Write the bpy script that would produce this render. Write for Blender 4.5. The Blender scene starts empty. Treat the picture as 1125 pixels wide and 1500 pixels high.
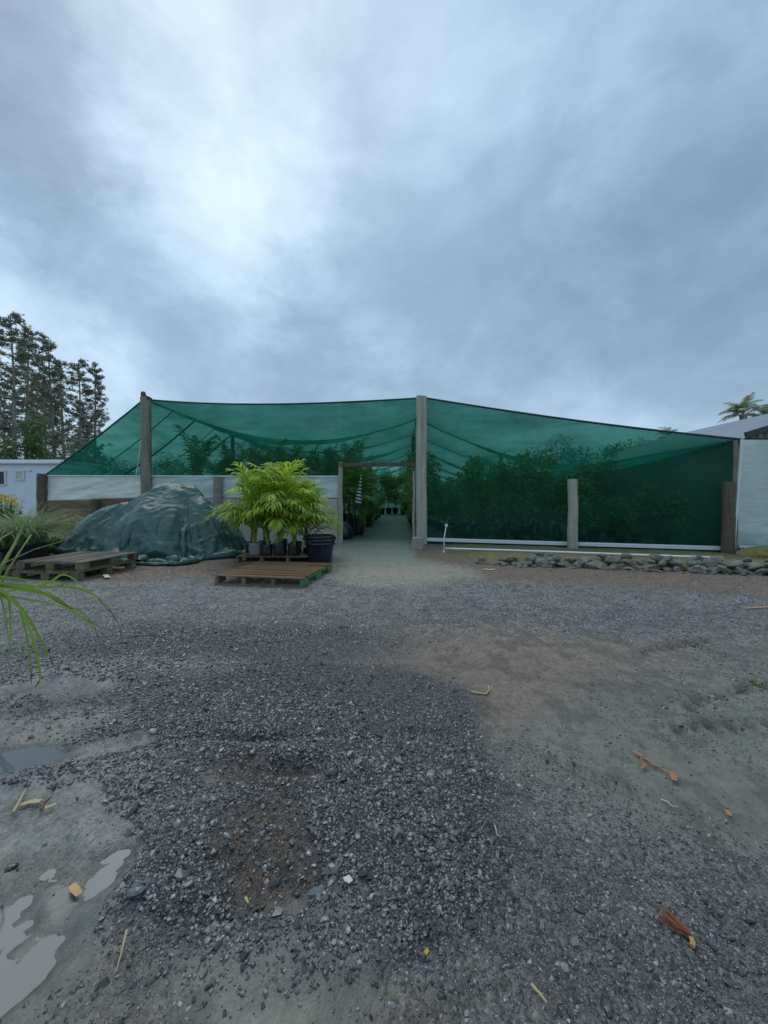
import bpy, bmesh, math, random
import numpy as np
from mathutils import Vector, Matrix
random.seed(7)
R = math.radians
SC = bpy.context.scene
COL = SC.collection

# ------------------------------------------------------------------ camera, sky, sun, exposure
CH = 1.2                      # camera height
F = 563.6                     # focal length in photograph pixels
PITCH = math.atan(17 / F)
cam = bpy.data.cameras.new('camera'); co = bpy.data.objects.new('camera', cam); COL.objects.link(co)
co.location = (0, 0, CH); co.rotation_euler = (math.pi / 2 - PITCH, 0, 0)
cam.sensor_fit = 'VERTICAL'; cam.sensor_height = 34.6; cam.sensor_width = 25.95; cam.lens = 13.0
cam.clip_start = 0.03; cam.clip_end = 3000
SC.camera = co

def ray(px, py):
    x = (px - 562.5) / F; y = (750 - py) / F
    ca, sa = math.cos(PITCH), math.sin(PITCH)
    return np.array([x, ca + y * sa, y * ca - sa])
def at(px, py, Y):
    d = ray(px, py); t = Y / d[1]
    return np.array([d[0] * t, Y, CH + d[2] * t])
def G(px, py, z=0.0):
    d = ray(px, py); t = (z - CH) / d[2]
    return np.array([d[0] * t, d[1] * t, z])

SUN_EL, SUN_AZ = R(58), R(-25)     # azimuth from +Y towards +X
W = bpy.data.worlds.new('World'); SC.world = W; W.use_nodes = True

class NT:
    """small node-building helper"""
    def __init__(s, nt): s.nt = nt; s.n = nt.nodes; s.l = nt.links
    def new(s, t, **kw):
        nd = s.n.new(t)
        for k, v in kw.items():
            if k[0] == '_':
                continue
            setattr(nd, k, v)
        return nd
    def set(s, sock, v):
        if hasattr(v, 'is_output'): s.l.new(v, sock)
        else: sock.default_value = v
    def math(s, op, a, b=0.0, c=None, clamp=False):
        nd = s.new('ShaderNodeMath', operation=op); nd.use_clamp = clamp
        s.set(nd.inputs[0], a); s.set(nd.inputs[1], b)
        if c is not None: s.set(nd.inputs[2], c)
        return nd.outputs[0]
    def vmath(s, op, a, b=(0, 0, 0), scale=None):
        nd = s.new('ShaderNodeVectorMath', operation=op)
        s.set(nd.inputs[0], a); s.set(nd.inputs[1], b)
        if scale is not None: s.set(nd.inputs['Scale'], scale)
        return nd.outputs['Value'] if op in ('DOT_PRODUCT', 'LENGTH', 'DISTANCE') else nd.outputs[0]
    def noise(s, vec, scale, detail=4, rough=0.55, dist=0.0, out='Fac'):
        nd = s.new('ShaderNodeTexNoise'); s.set(nd.inputs['Vector'], vec)
        nd.inputs['Scale'].default_value = scale; nd.inputs['Detail'].default_value = detail
        nd.inputs['Roughness'].default_value = rough; nd.inputs['Distortion'].default_value = dist
        return nd.outputs[out]
    def vor(s, vec, scale, out='Distance', feature='F1', rand=1.0):
        nd = s.new('ShaderNodeTexVoronoi', feature=feature); s.set(nd.inputs['Vector'], vec)
        nd.inputs['Scale'].default_value = scale; nd.inputs['Randomness'].default_value = rand
        return nd.outputs[out]
    def ramp(s, fac, stops):
        nd = s.new('ShaderNodeValToRGB'); s.set(nd.inputs[0], fac)
        el = nd.color_ramp.elements
        while len(el) < len(stops): el.new(0.5)
        for e, (p, c) in zip(el, stops):
            e.position = p; e.color = (*c, 1) if not isinstance(c, float) else (c, c, c, 1)
        return nd.outputs[0]
    def mix(s, fac, a, b, mode='MIX'):
        nd = s.new('ShaderNodeMix', data_type='RGBA', blend_type=mode)
        s.set(nd.inputs[0], fac)
        s.set(nd.inputs[6], (*a, 1) if isinstance(a, tuple) and len(a) == 3 else a)
        s.set(nd.inputs[7], (*b, 1) if isinstance(b, tuple) and len(b) == 3 else b)
        return nd.outputs[2]
    def coord(s, out='Object'): return s.new('ShaderNodeTexCoord').outputs[out]
    def mapping(s, vec, scale=(1, 1, 1), rot=(0, 0, 0), loc=(0, 0, 0)):
        nd = s.new('ShaderNodeMapping'); s.set(nd.inputs[0], vec)
        nd.inputs['Scale'].default_value = scale; nd.inputs['Rotation'].default_value = rot; nd.inputs['Location'].default_value = loc
        return nd.outputs[0]
    def bump(s, h, strength=0.5, dist=0.01, normal=None):
        nd = s.new('ShaderNodeBump'); s.set(nd.inputs['Height'], h)
        nd.inputs['Strength'].default_value = strength; nd.inputs['Distance'].default_value = dist
        if normal is not None: s.set(nd.inputs['Normal'], normal)
        return nd.outputs[0]

w = NT(W.node_tree); w.n.clear()
wo = w.new('ShaderNodeOutputWorld')
sky = w.new('ShaderNodeTexSky', sky_type='NISHITA'); sky.sun_disc = False
sky.sun_elevation = SUN_EL; sky.sun_rotation = SUN_AZ; sky.air_density = 1.0; sky.dust_density = 2.0
bg1 = w.new('ShaderNodeBackground'); w.l.new(sky.outputs[0], bg1.inputs[0]); bg1.inputs[1].default_value = 0.1
d0 = w.vmath('NORMALIZE', w.coord('Generated'))
# wind-torn cloud cover: big light and dark masses, their edges warped by noise
wv = w.vmath('SUBTRACT', w.noise(w.mapping(d0, (1, 1, 1.6)), 2.6, 8, 0.66, out='Color'), (0.5, 0.5, 0.5))
d1 = w.vmath('NORMALIZE', w.vmath('ADD', d0, w.vmath('SCALE', wv, scale=0.40)))
BLOBS = [(350, 285, .20, .22), (240, 395, .22, .16), (420, 20, -.05, .25), (440, 130, .05, .3), (700, 300, .05, .18), (930, 60, .04, .25),
         (40, 190, -.27, .18), (150, 300, -.14, .12), (215, 465, -.27, .12), (420, 500, -.20, .19), (640, 470, -.07, .22), (570, 240, -.05, .12),
         (1040, 230, -.20, .26), (840, 430, -.11, .26), (1100, 480, -.07, .2), (40, 440, .20, .15), (560, 480, .06, .05), (120, 560, .08, .10), (960, 560, .03, .14),
         (20, 30, -.04, .2)]
acc = None
for (px, py, a, wd) in BLOBS:
    v = ray(px, py); v = v / np.linalg.norm(v)
    dt = w.vmath('DOT_PRODUCT', d1, tuple(v))
    e = w.math('EXPONENT', w.math('MULTIPLY', w.math('SUBTRACT', dt, 1.0), 2.0 / (wd * wd)))
    acc = w.math('MULTIPLY', e, a) if acc is None else w.math('MULTIPLY_ADD', e, a, acc)
sx = w.new('ShaderNodeSeparateXYZ'); w.l.new(d0, sx.inputs[0])
zz = w.math('ADD', w.math('MAXIMUM', sx.outputs[2], 0.0), 0.35)
cx = w.new('ShaderNodeCombineXYZ')
w.set(cx.inputs[0], w.math('DIVIDE', sx.outputs[0], zz)); w.set(cx.inputs[1], w.math('DIVIDE', sx.outputs[1], zz))
n1 = w.noise(w.mapping(cx.outputs[0], (1, 1, 1), (0, 0, .5), (3.1, 1.7, 0)), 1.1, 9, 0.60, 0.6)
n2 = w.noise(w.mapping(cx.outputs[0], (1, .6, 1), (0, 0, -.4), (9.1, 4.7, 0)), 3.0, 8, 0.62, 0.5)
n3 = w.ramp(w.noise(w.mapping(d0, (1, 1, 1.5), (0, 0, 0), (4.2, .3, 1.1)), 3.2, 10, 0.58, 0.5), [(.40, 0.), (.60, 1.)]); n4 = w.noise(w.mapping(d0, (1, 1, 1.3), (0, 0, 0), (1.2, 5.3, 2.1)), 7.5, 8, 0.6, 0.4)
nn = w.math('ADD', w.math('MULTIPLY', w.math('SUBTRACT', w.math('ADD', w.math('MULTIPLY', n3, .55), w.math('MULTIPLY', n4, .8)), 0.675), 0.22), w.math('MULTIPLY', w.math('SUBTRACT', n1, 0.5), 0.22), w.math('MULTIPLY', w.math('SUBTRACT', n2, 0.5), 0.34))
val = w.math('ADD', w.math('ADD', 0.50, acc), nn)
ccol = w.ramp(val, [(0.16, (.125, .190, .265)), (0.36, (.185, .272, .365)), (0.52, (.275, .385, .492)), (0.70, (.390, .515, .620)), (0.95, (.56, .68, .76))])
bg2 = w.new('ShaderNodeBackground'); w.l.new(ccol, bg2.inputs[0]); bg2.inputs[1].default_value = 1.0
mx = w.new('ShaderNodeMixShader'); mx.inputs[0].default_value = 0.93
w.l.new(bg1.outputs[0], mx.inputs[1]); w.l.new(bg2.outputs[0], mx.inputs[2]); w.l.new(mx.outputs[0], wo.inputs[0])

sun = bpy.data.lights.new('sun', 'SUN'); sun.energy = 0.8; sun.angle = R(50); sun.color = (1, .95, .86)
so = bpy.data.objects.new('sun', sun); COL.objects.link(so)
so.rotation_euler = (math.pi / 2 - SUN_EL, 0, math.pi - SUN_AZ)
SC.view_settings.view_transform = 'Standard'; SC.view_settings.look = 'None'
SC.view_settings.exposure = 0.72; SC.view_settings.gamma = 1.0; SC.view_settings.use_curve_mapping = False
SC.cycles.max_bounces = 8; SC.cycles.diffuse_bounces = 3; SC.cycles.glossy_bounces = 3; SC.cycles.transmission_bounces = 4
SC.cycles.transparent_max_bounces = 12; SC.cycles.use_denoising = True

# ------------------------------------------------------------------ numpy noise
def _h(ix, iy, seed):
    n = (ix.astype(np.int64) * 374761393 + iy.astype(np.int64) * 668265263 + seed * 974634777) & 0xffffffff
    n = ((n ^ (n >> 13)) * 1274126177) & 0xffffffff
    return ((n ^ (n >> 16)) & 0xffff) / 65535.0
def vnoise(x, y, seed=0):
    ix = np.floor(x); iy = np.floor(y); fx = x - ix; fy = y - iy
    fx = fx * fx * fx * (fx * (fx * 6 - 15) + 10); fy = fy * fy * fy * (fy * (fy * 6 - 15) + 10)
    a = _h(ix, iy, seed); b = _h(ix + 1, iy, seed); c = _h(ix, iy + 1, seed); d = _h(ix + 1, iy + 1, seed)
    return a + (b - a) * fx + (c - a) * fy + (a - b - c + d) * fx * fy
def fbm(x, y, seed=0, octv=4, gain=.5):
    s = 0; a = 1; t = 0
    for k in range(octv):
        s = s + a * vnoise(x * 2 ** k + 13.7 * k, y * 2 ** k - 7.1 * k, seed + k); t += a; a *= gain
    return s / t
def sst(e0, e1, x):
    t = np.clip((x - e0) / (e1 - e0), 0, 1); return t * t * (3 - 2 * t)

# ------------------------------------------------------------------ mesh helpers
class MB:
    def __init__(s): s.v = []; s.f = []; s.m = []; s.mi = 0
    def add(s, vs, fs):
        o = len(s.v); s.v.extend([tuple(map(float, p)) for p in vs]); s.f.extend([tuple(i + o for i in f) for f in fs]); s.m.extend([s.mi] * len(fs)); return s
    def box(s, c, size, rot=None, jit=0.0):
        x, y, z = [q / 2 for q in size]
        P = [Vector((a * x, b * y, e * z)) for a in (-1, 1) for b in (-1, 1) for e in (-1, 1)]
        if jit: P = [p + Vector([random.uniform(-jit, jit) for _ in range(3)]) for p in P]
        if rot is not None: P = [rot @ p for p in P]
        P = [p + Vector(c) for p in P]
        return s.add(P, [(0, 1, 3, 2), (4, 6, 7, 5), (0, 4, 5, 1), (2, 3, 7, 6), (0, 2, 6, 4), (1, 5, 7, 3)])
    def tube(s, pts, rad, n=6, cap=True):
        pts = [Vector(p) for p in pts]; m = len(pts)
        if not hasattr(rad, '__len__'): rad = [rad] * m
        o = []; prev = None
        for i, p in enumerate(pts):
            t = (pts[min(i + 1, m - 1)] - pts[max(i - 1, 0)])
            t = t.normalized() if t.length > 1e-9 else Vector((0, 0, 1))
            if prev is None:
                a = Vector((1, 0, 0)) if abs(t.x) < .8 else Vector((0, 1, 0)); u = t.cross(a).normalized()
            else:
                u = (prev - t * prev.dot(t)); u = u.normalized() if u.length > 1e-6 else t.orthogonal().normalized()
            prev = u; vv = t.cross(u)
            for k in range(n):
                A = 2 * math.pi * k / n; o.append(p + (u * math.cos(A) + vv * math.sin(A)) * rad[i])
        fs = [(i * n + k, i * n + (k + 1) % n, (i + 1) * n + (k + 1) % n, (i + 1) * n + k) for i in range(m - 1) for k in range(n)]
        if cap: fs += [tuple(range(n - 1, -1, -1)), tuple((m - 1) * n + k for k in range(n))]
        return s.add(o, fs)
    def lathe(s, prof, c=(0, 0, 0), n=24, sy=1.0):
        o = []; m = len(prof)
        for (r, z) in prof:
            for k in range(n):
                A = 2 * math.pi * k / n; o.append((c[0] + r * math.cos(A), c[1] + sy * r * math.sin(A), c[2] + z))
        return s.add(o, [(i * n + k, i * n + (k + 1) % n, (i + 1) * n + (k + 1) % n, (i + 1) * n + k) for i in range(m - 1) for k in range(n)])
    def blade(s, pts, wd, side=None):
        """flat leaf strip along pts; wd list of half widths"""
        pts = [Vector(p) for p in pts]; m = len(pts); o = []
        for i, p in enumerate(pts):
            t = (pts[min(i + 1, m - 1)] - pts[max(i - 1, 0)]).normalized()
            sd = side if side is not None else t.cross(Vector((0, 0, 1)))
            sd = Vector(sd); sd = sd.normalized() if sd.length > 1e-6 else Vector((1, 0, 0))
            o += [p - sd * wd[i], p + sd * wd[i]]
        return s.add(o, [(2 * i, 2 * i + 1, 2 * i + 3, 2 * i + 2) for i in range(m - 1)])
    def build(s, name, mat, parent=None, off=None, smooth=False, mats=None):
        me = bpy.data.meshes.new(name)
        v = s.v
        if off is not None: v = [(a - off[0], b - off[1], c - off[2]) for a, b, c in v]
        me.from_pydata(v, [], s.f)
        for m_ in (mats or [mat]): me.materials.append(m_)
        if mats: me.polygons.foreach_set('material_index', s.m)
        if smooth: me.polygons.foreach_set('use_smooth', [True] * len(me.polygons))
        me.update()
        o = bpy.data.objects.new(name, me); COL.objects.link(o)
        if parent is not None: o.parent = parent
        return o
def tag(o, label=None, cat=None, group=None, kind=None):
    if label: o['label'] = label
    if cat: o['category'] = cat
    if group: o['group'] = group
    if kind: o['kind'] = kind
    return o
def empty(name, loc, rz=0, label=None, cat=None, group=None):
    o = bpy.data.objects.new(name, None); COL.objects.link(o); o.location = tuple(map(float, loc)); o.rotation_euler = (0, 0, rz)
    o.empty_display_size = .1
    return tag(o, label, cat, group)
def kids(o): return [c for c in list(o.children)]
def copy_tree(o, parent=None):
    c = o.copy(); COL.objects.link(c)
    if parent is not None: c.parent = parent
    for ch in kids(o): copy_tree(ch, c)
    return c
def grid_mesh(name, P, mat, parent=None, off=None, smooth=True, solid=0.0):
    """P array (ny,nx,3)"""
    ny, nx, _ = P.shape
    v = P.reshape(-1, 3).copy()
    if off is not None: v -= np.array(off)
    i = np.arange(ny * nx).reshape(ny, nx)
    q = np.stack([i[:-1, :-1], i[:-1, 1:], i[1:, 1:], i[1:, :-1]], -1).reshape(-1, 4)
    me = bpy.data.meshes.new(name)
    me.vertices.add(len(v)); me.vertices.foreach_set('co', v.astype(np.float32).ravel())
    me.loops.add(q.size); me.loops.foreach_set('vertex_index', q.astype(np.int32).ravel())
    me.polygons.add(len(q)); me.polygons.foreach_set('loop_start', np.arange(0, q.size, 4, dtype=np.int32))
    me.polygons.foreach_set('use_smooth', np.full(len(q), smooth))
    me.update(calc_edges=True); me.materials.append(mat)
    o = bpy.data.objects.new(name, me); COL.objects.link(o)
    if parent is not None: o.parent = parent
    if solid:
        md = o.modifiers.new('thickness', 'SOLIDIFY'); md.thickness = solid
    return o

# ------------------------------------------------------------------ materials
def new_mat(name):
    m = bpy.data.materials.new(name); m.use_nodes = True
    t = NT(m.node_tree); t.n.clear(); out = t.new('ShaderNodeOutputMaterial'); return m, t, out
def principled(t, out, col, rough=.6, normal=None, spec=.5, metal=0.0, surf=True):
    p = t.new('ShaderNodeBsdfPrincipled')
    t.set(p.inputs['Base Color'], (*col, 1) if isinstance(col, tuple) and len(col) == 3 else col)
    t.set(p.inputs['Roughness'], rough); t.set(p.inputs['Specular IOR Level'], spec); t.set(p.inputs['Metallic'], metal)
    if normal is not None: t.l.new(normal, p.inputs['Normal'])
    if surf: t.l.new(p.outputs[0], out.inputs[0])
    return p
def simple(name, col, rough=.6, var=.25, scale=8, bump=.3, bscale=40, spec=.4):
    m, t, out = new_mat(name); c = t.coord()
    n = t.noise(c, scale, 5, .6)
    cc = t.mix(n, tuple(q * (1 - var) for q in col), tuple(min(1, q * (1 + var)) for q in col))
    principled(t, out, cc, rough, t.bump(t.noise(c, bscale, 4, .6), bump, .004), spec)
    return m
def wood(name, base, dark, axis='z', wet=.55, moss=None, scale=1.0):
    m, t, out = new_mat(name); c = t.coord()
    oi = t.new('ShaderNodeObjectInfo')
    c = t.vmath('ADD', c, t.vmath('SCALE', (1., 1., 1.), scale=t.math('MULTIPLY', oi.outputs['Random'], 20)))
    s_ = {'z': (18, 18, 1.2), 'x': (1.2, 18, 18), 'y': (18, 1.2, 18)}[axis]
    c = t.mapping(c, tuple(q * scale for q in s_))
    g = t.noise(c, 1.0, 6, .65, .4)
    g2 = t.noise(c, 3.3, 4, .6, 1.0)
    col = t.mix(t.ramp(g, [(.3, 0.), (.7, 1.)]), dark, base)
    col = t.mix(t.math('MULTIPLY', t.ramp(g2, [(.56, 0.), (.68, 1.)]), .6), col, tuple(q * .35 for q in dark))
    if moss:
        mm = t.noise(t.coord(), 3.0, 5, .6)
        col = t.mix(t.ramp(mm, [(.5, 0.), (.62, .7)]), col, moss)
    col = t.mix(t.math('MULTIPLY', oi.outputs['Random'], .45), col, tuple(q * .6 for q in dark))
    principled(t, out, col, wet, t.bump(t.math('ADD', g, t.math('MULTIPLY', g2, .5)), .6, .006), .4)
    return m
def leafm(name, c1, c2, trans=.35, rough=.45, tcol=None):
    m, t, out = new_mat(name)
    geo = t.new('ShaderNodeNewGeometry'); oi = t.new('ShaderNodeObjectInfo')
    r = t.math('FRACT', t.math('ADD', geo.outputs['Random Per Island'], oi.outputs['Random']))
    col = t.mix(r, c1, c2)
    n = t.noise(t.coord(), 3.0, 3)
    col = t.mix(t.math('MULTIPLY', n, .35), col, tuple(q * .5 for q in c1))
    p = principled(t, out, col, rough, None, .4, surf=False)
    tr = t.new('ShaderNodeBsdfTranslucent'); t.l.new(col if tcol is None else t.mix(r, tcol, tcol), tr.inputs[0])
    ms = t.new('ShaderNodeMixShader'); ms.inputs[0].default_value = trans
    t.l.new(p.outputs[0], ms.inputs[1]); t.l.new(tr.outputs[0], ms.inputs[2]); t.l.new(ms.outputs[0], out.inputs[0])
    return m
def netting(name, see=.54, tint=(.60, .92, .82), body=(.008, .085, .058), stain=.5):
    """knitted shade cloth: open gaps of the weave, dyed yarn between them"""
    m, t, out = new_mat(name); c = t.coord()
    tp = t.new('ShaderNodeBsdfTransparent'); tp.inputs[0].default_value = (*tint, 1)
    n = t.noise(t.mapping(c, (1, 1, 1)), .8, 5, .6)
    col = t.mix(t.ramp(n, [(.3, 0.), (.7, 1.)]), tuple(q * .5 for q in body), tuple(q * 1.6 for q in body))
    st = t.ramp(t.noise(c, 2.2, 6, .7), [(.56, 0.), (.64, 1.)])
    col = t.mix(t.math('MULTIPLY', st, .35), col, (.006, .05, .04))
    df = t.new('ShaderNodeBsdfDiffuse'); t.l.new(col, df.inputs[0])
    tl = t.new('ShaderNodeBsdfTranslucent'); t.l.new(col, tl.inputs[0])
    gl = t.new('ShaderNodeBsdfGlossy'); gl.inputs['Roughness'].default_value = .55; gl.inputs[0].default_value = (.25, .3, .3, 1)
    a = t.new('ShaderNodeMixShader'); a.inputs[0].default_value = .4
    t.l.new(df.outputs[0], a.inputs[1]); t.l.new(tl.outputs[0], a.inputs[2])
    a2 = t.new('ShaderNodeMixShader'); a2.inputs[0].default_value = .05
    t.l.new(a.outputs[0], a2.inputs[1]); t.l.new(gl.outputs[0], a2.inputs[2])
    wv = t.noise(t.mapping(c, (.3, .3, 14)), 1.0, 3, .5)
    fold = t.noise(t.mapping(c, (.5, .5, 3.2), (0, .5, 0)), 1.1, 4, .6, .8)
    see = t.math('ADD', see, t.math('MULTIPLY', t.math('SUBTRACT', fold, .5), .50))
    sp_ = t.math('MULTIPLY', t.ramp(t.noise(c, 17, 4, .7), [(.55, 0.), (.59, 1.)]), t.ramp(t.noise(c, .9, 4, .6), [(.50, 0.), (.62, 1.)]))
    st = t.math('MAXIMUM', st, t.math('MULTIPLY', sp_, 2.2 * stain))
    lw = t.new('ShaderNodeLayerWeight'); lw.inputs[0].default_value = .5
    see = t.math('MULTIPLY', see, t.math('SUBTRACT', 1.0, t.math('MULTIPLY', t.math('POWER', lw.outputs['Facing'], 2.2), .65)))
    s = t.math('SUBTRACT', t.math('ADD', see, t.math('MULTIPLY', t.math('SUBTRACT', wv, .5), .10)), t.math('MULTIPLY', st, .09 * stain))
    b = t.new('ShaderNodeMixShader'); t.l.new(s, b.inputs[0])
    t.l.new(a2.outputs[0], b.inputs[1]); t.l.new(tp.outputs[0], b.inputs[2]); t.l.new(b.outputs[0], out.inputs[0])
    return m

M = {}
M['post'] = wood('post_wood', (.38, .35, .28), (.19, .17, .135), 'z', .6, (.15, .16, .10))
M['post_pale'] = wood('post_wood_pale', (.60, .57, .47), (.36, .34, .28), 'z', .6)
M['post_dark'] = wood('post_wood_dark', (.16, .125, .09), (.06, .05, .04), 'z', .6)
M['plank'] = wood('plank_wood', (.34, .24, .15), (.15, .10, .065), 'y', .35)
M['plank_x'] = wood('plank_wood_x', (.30, .18, .10), (.11, .062, .035), 'x', .30)
M['plank_grey'] = wood('plank_grey', (.25, .205, .165), (.10, .08, .065), 'y', .28)
M['block'] = wood('block_wood', (.25, .21, .12), (.12, .10, .06), 'z', .5, (.10, .11, .05))
M['green_paint'] = simple('green_paint', (.06, .20, .07), .5, .6, 9)
M['earth_board'] = wood('earth_board', (.24, .16, .09), (.09, .065, .045), 'x', .6, (.13, .11, .04))
M['net'] = netting('shade_net')
M['net_roof'] = netting('shade_net_roof', .40, (.56, .90, .80), (.008, .20, .14), .3)
M['cable'] = simple('cable', (.035, .045, .05), .5)
M['white_pipe'] = simple('white_pipe', (.72, .75, .78), .35, .08, 3, .05)
M['dark_cloth'] = simple('dark_cloth', (.004, .045, .04), .7, .3)
M['black_plastic'] = simple('black_plastic', (.010, .012, .020), .28, .4, 6, .15, 20, .5)
M['black_bag'] = simple('black_bag', (.022, .024, .028), .3, .6, 14, 1.0, 30, .6)
M['grey_bag'] = simple('grey_bag', (.20, .21, .22), .35, .5, 18, 1.0, 30, .6)
M['soil'] = simple('soil', (.035, .026, .018), .9, .5, 30, 1.0, 60)
M['white_bucket'] = simple('white_bucket', (.72, .74, .74), .35, .05, 5, .05)
M['print_dark'] = simple('print_dark', (.03, .04, .05), .5, .1)
M['cap'] = simple('white_cap', (.75, .77, .78), .4, .05)
M['concrete'] = simple('old_concrete', (.30, .29, .26), .8, .5, 14, .8, 30)
M['rope'] = simple('white_rope', (.7, .72, .72), .6, .1)
def film(name, col, trans):
    m, t, out = new_mat(name); c = t.coord()
    n = t.noise(c, 1.3, 4, .6); st = t.noise(t.mapping(c, (1, 1, 3)), 2.5, 5, .7)
    cc = t.mix(n, tuple(q * .86 for q in col), col); cc = t.mix(t.math('MULTIPLY', t.ramp(st, [(.5, 0.), (.75, 1.)]), .35), cc, (.36, .38, .27))
    wr = t.noise(t.mapping(c, (1.2, 1, 6), (0, .28, 0)), 1.6, 3, .5, .6)
    wr2 = t.noise(t.mapping(c, (.8, 1, 7), (0, .35, 0)), 1.6, 2, .5, .3)
    p = principled(t, out, cc, .28, t.bump(t.math('ADD', wr, t.math('MULTIPLY', wr2, .4)), .3, .04), .5, surf=False)
    tl = t.new('ShaderNodeBsdfTranslucent'); t.l.new(cc, tl.inputs[0])
    ms = t.new('ShaderNodeMixShader'); ms.inputs[0].default_value = trans
    t.l.new(p.outputs[0], ms.inputs[1]); t.l.new(tl.outputs[0], ms.inputs[2]); t.l.new(ms.outputs[0], out.inputs[0]); return m
M['film'] = film('white_film', (.86, .88, .82), .15)
M['film_blue'] = film('pale_blue_film', (.62, .74, .74), .2)
M['lime'] = leafm('lime_leaf', (.56, .72, .08), (.12, .30, .03), .45)
M['lime_stem'] = simple('lime_stem', (.20, .26, .06), .5)
M['dark_leaf'] = leafm('dark_leaf', (.10, .21, .03), (.20, .33, .06), .35)
M['shrub_leaf'] = leafm('shrub_leaf', (.13, .27, .06), (.30, .44, .14), .35)
M['stem'] = simple('stem', (.14, .12, .06), .7)
M['needle'] = leafm('needle', (.20, .24, .17), (.34, .33, .25), .35, .7)
M['bark'] = simple('bark', (.28, .25, .23), .9, .4, 3)
M['ivy'] = leafm('ivy', (.05, .13, .03), (.12, .24, .04), .3)
M['grass_tan'] = leafm('grass_tan', (.24, .33, .11), (.40, .40, .22), .35)
M['grass_green'] = leafm('grass_green', (.30, .42, .20), (.18, .30, .12), .35)
M['yellow'] = leafm('yellow_flower', (.75, .62, .06), (.65, .45, .03), .3)
M['blade_green'] = leafm('blade_green', (.22, .38, .05), (.32, .45, .08), .4, .3)
M['blade_dry'] = simple('blade_dry', (.10, .07, .04), .6)
M['palm_grey'] = leafm('palm_grey', (.32, .38, .26), (.50, .54, .38), .35)
M['tree_dark'] = leafm('tree_dark', (.05, .09, .04), (.09, .13, .06), .2)
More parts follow.
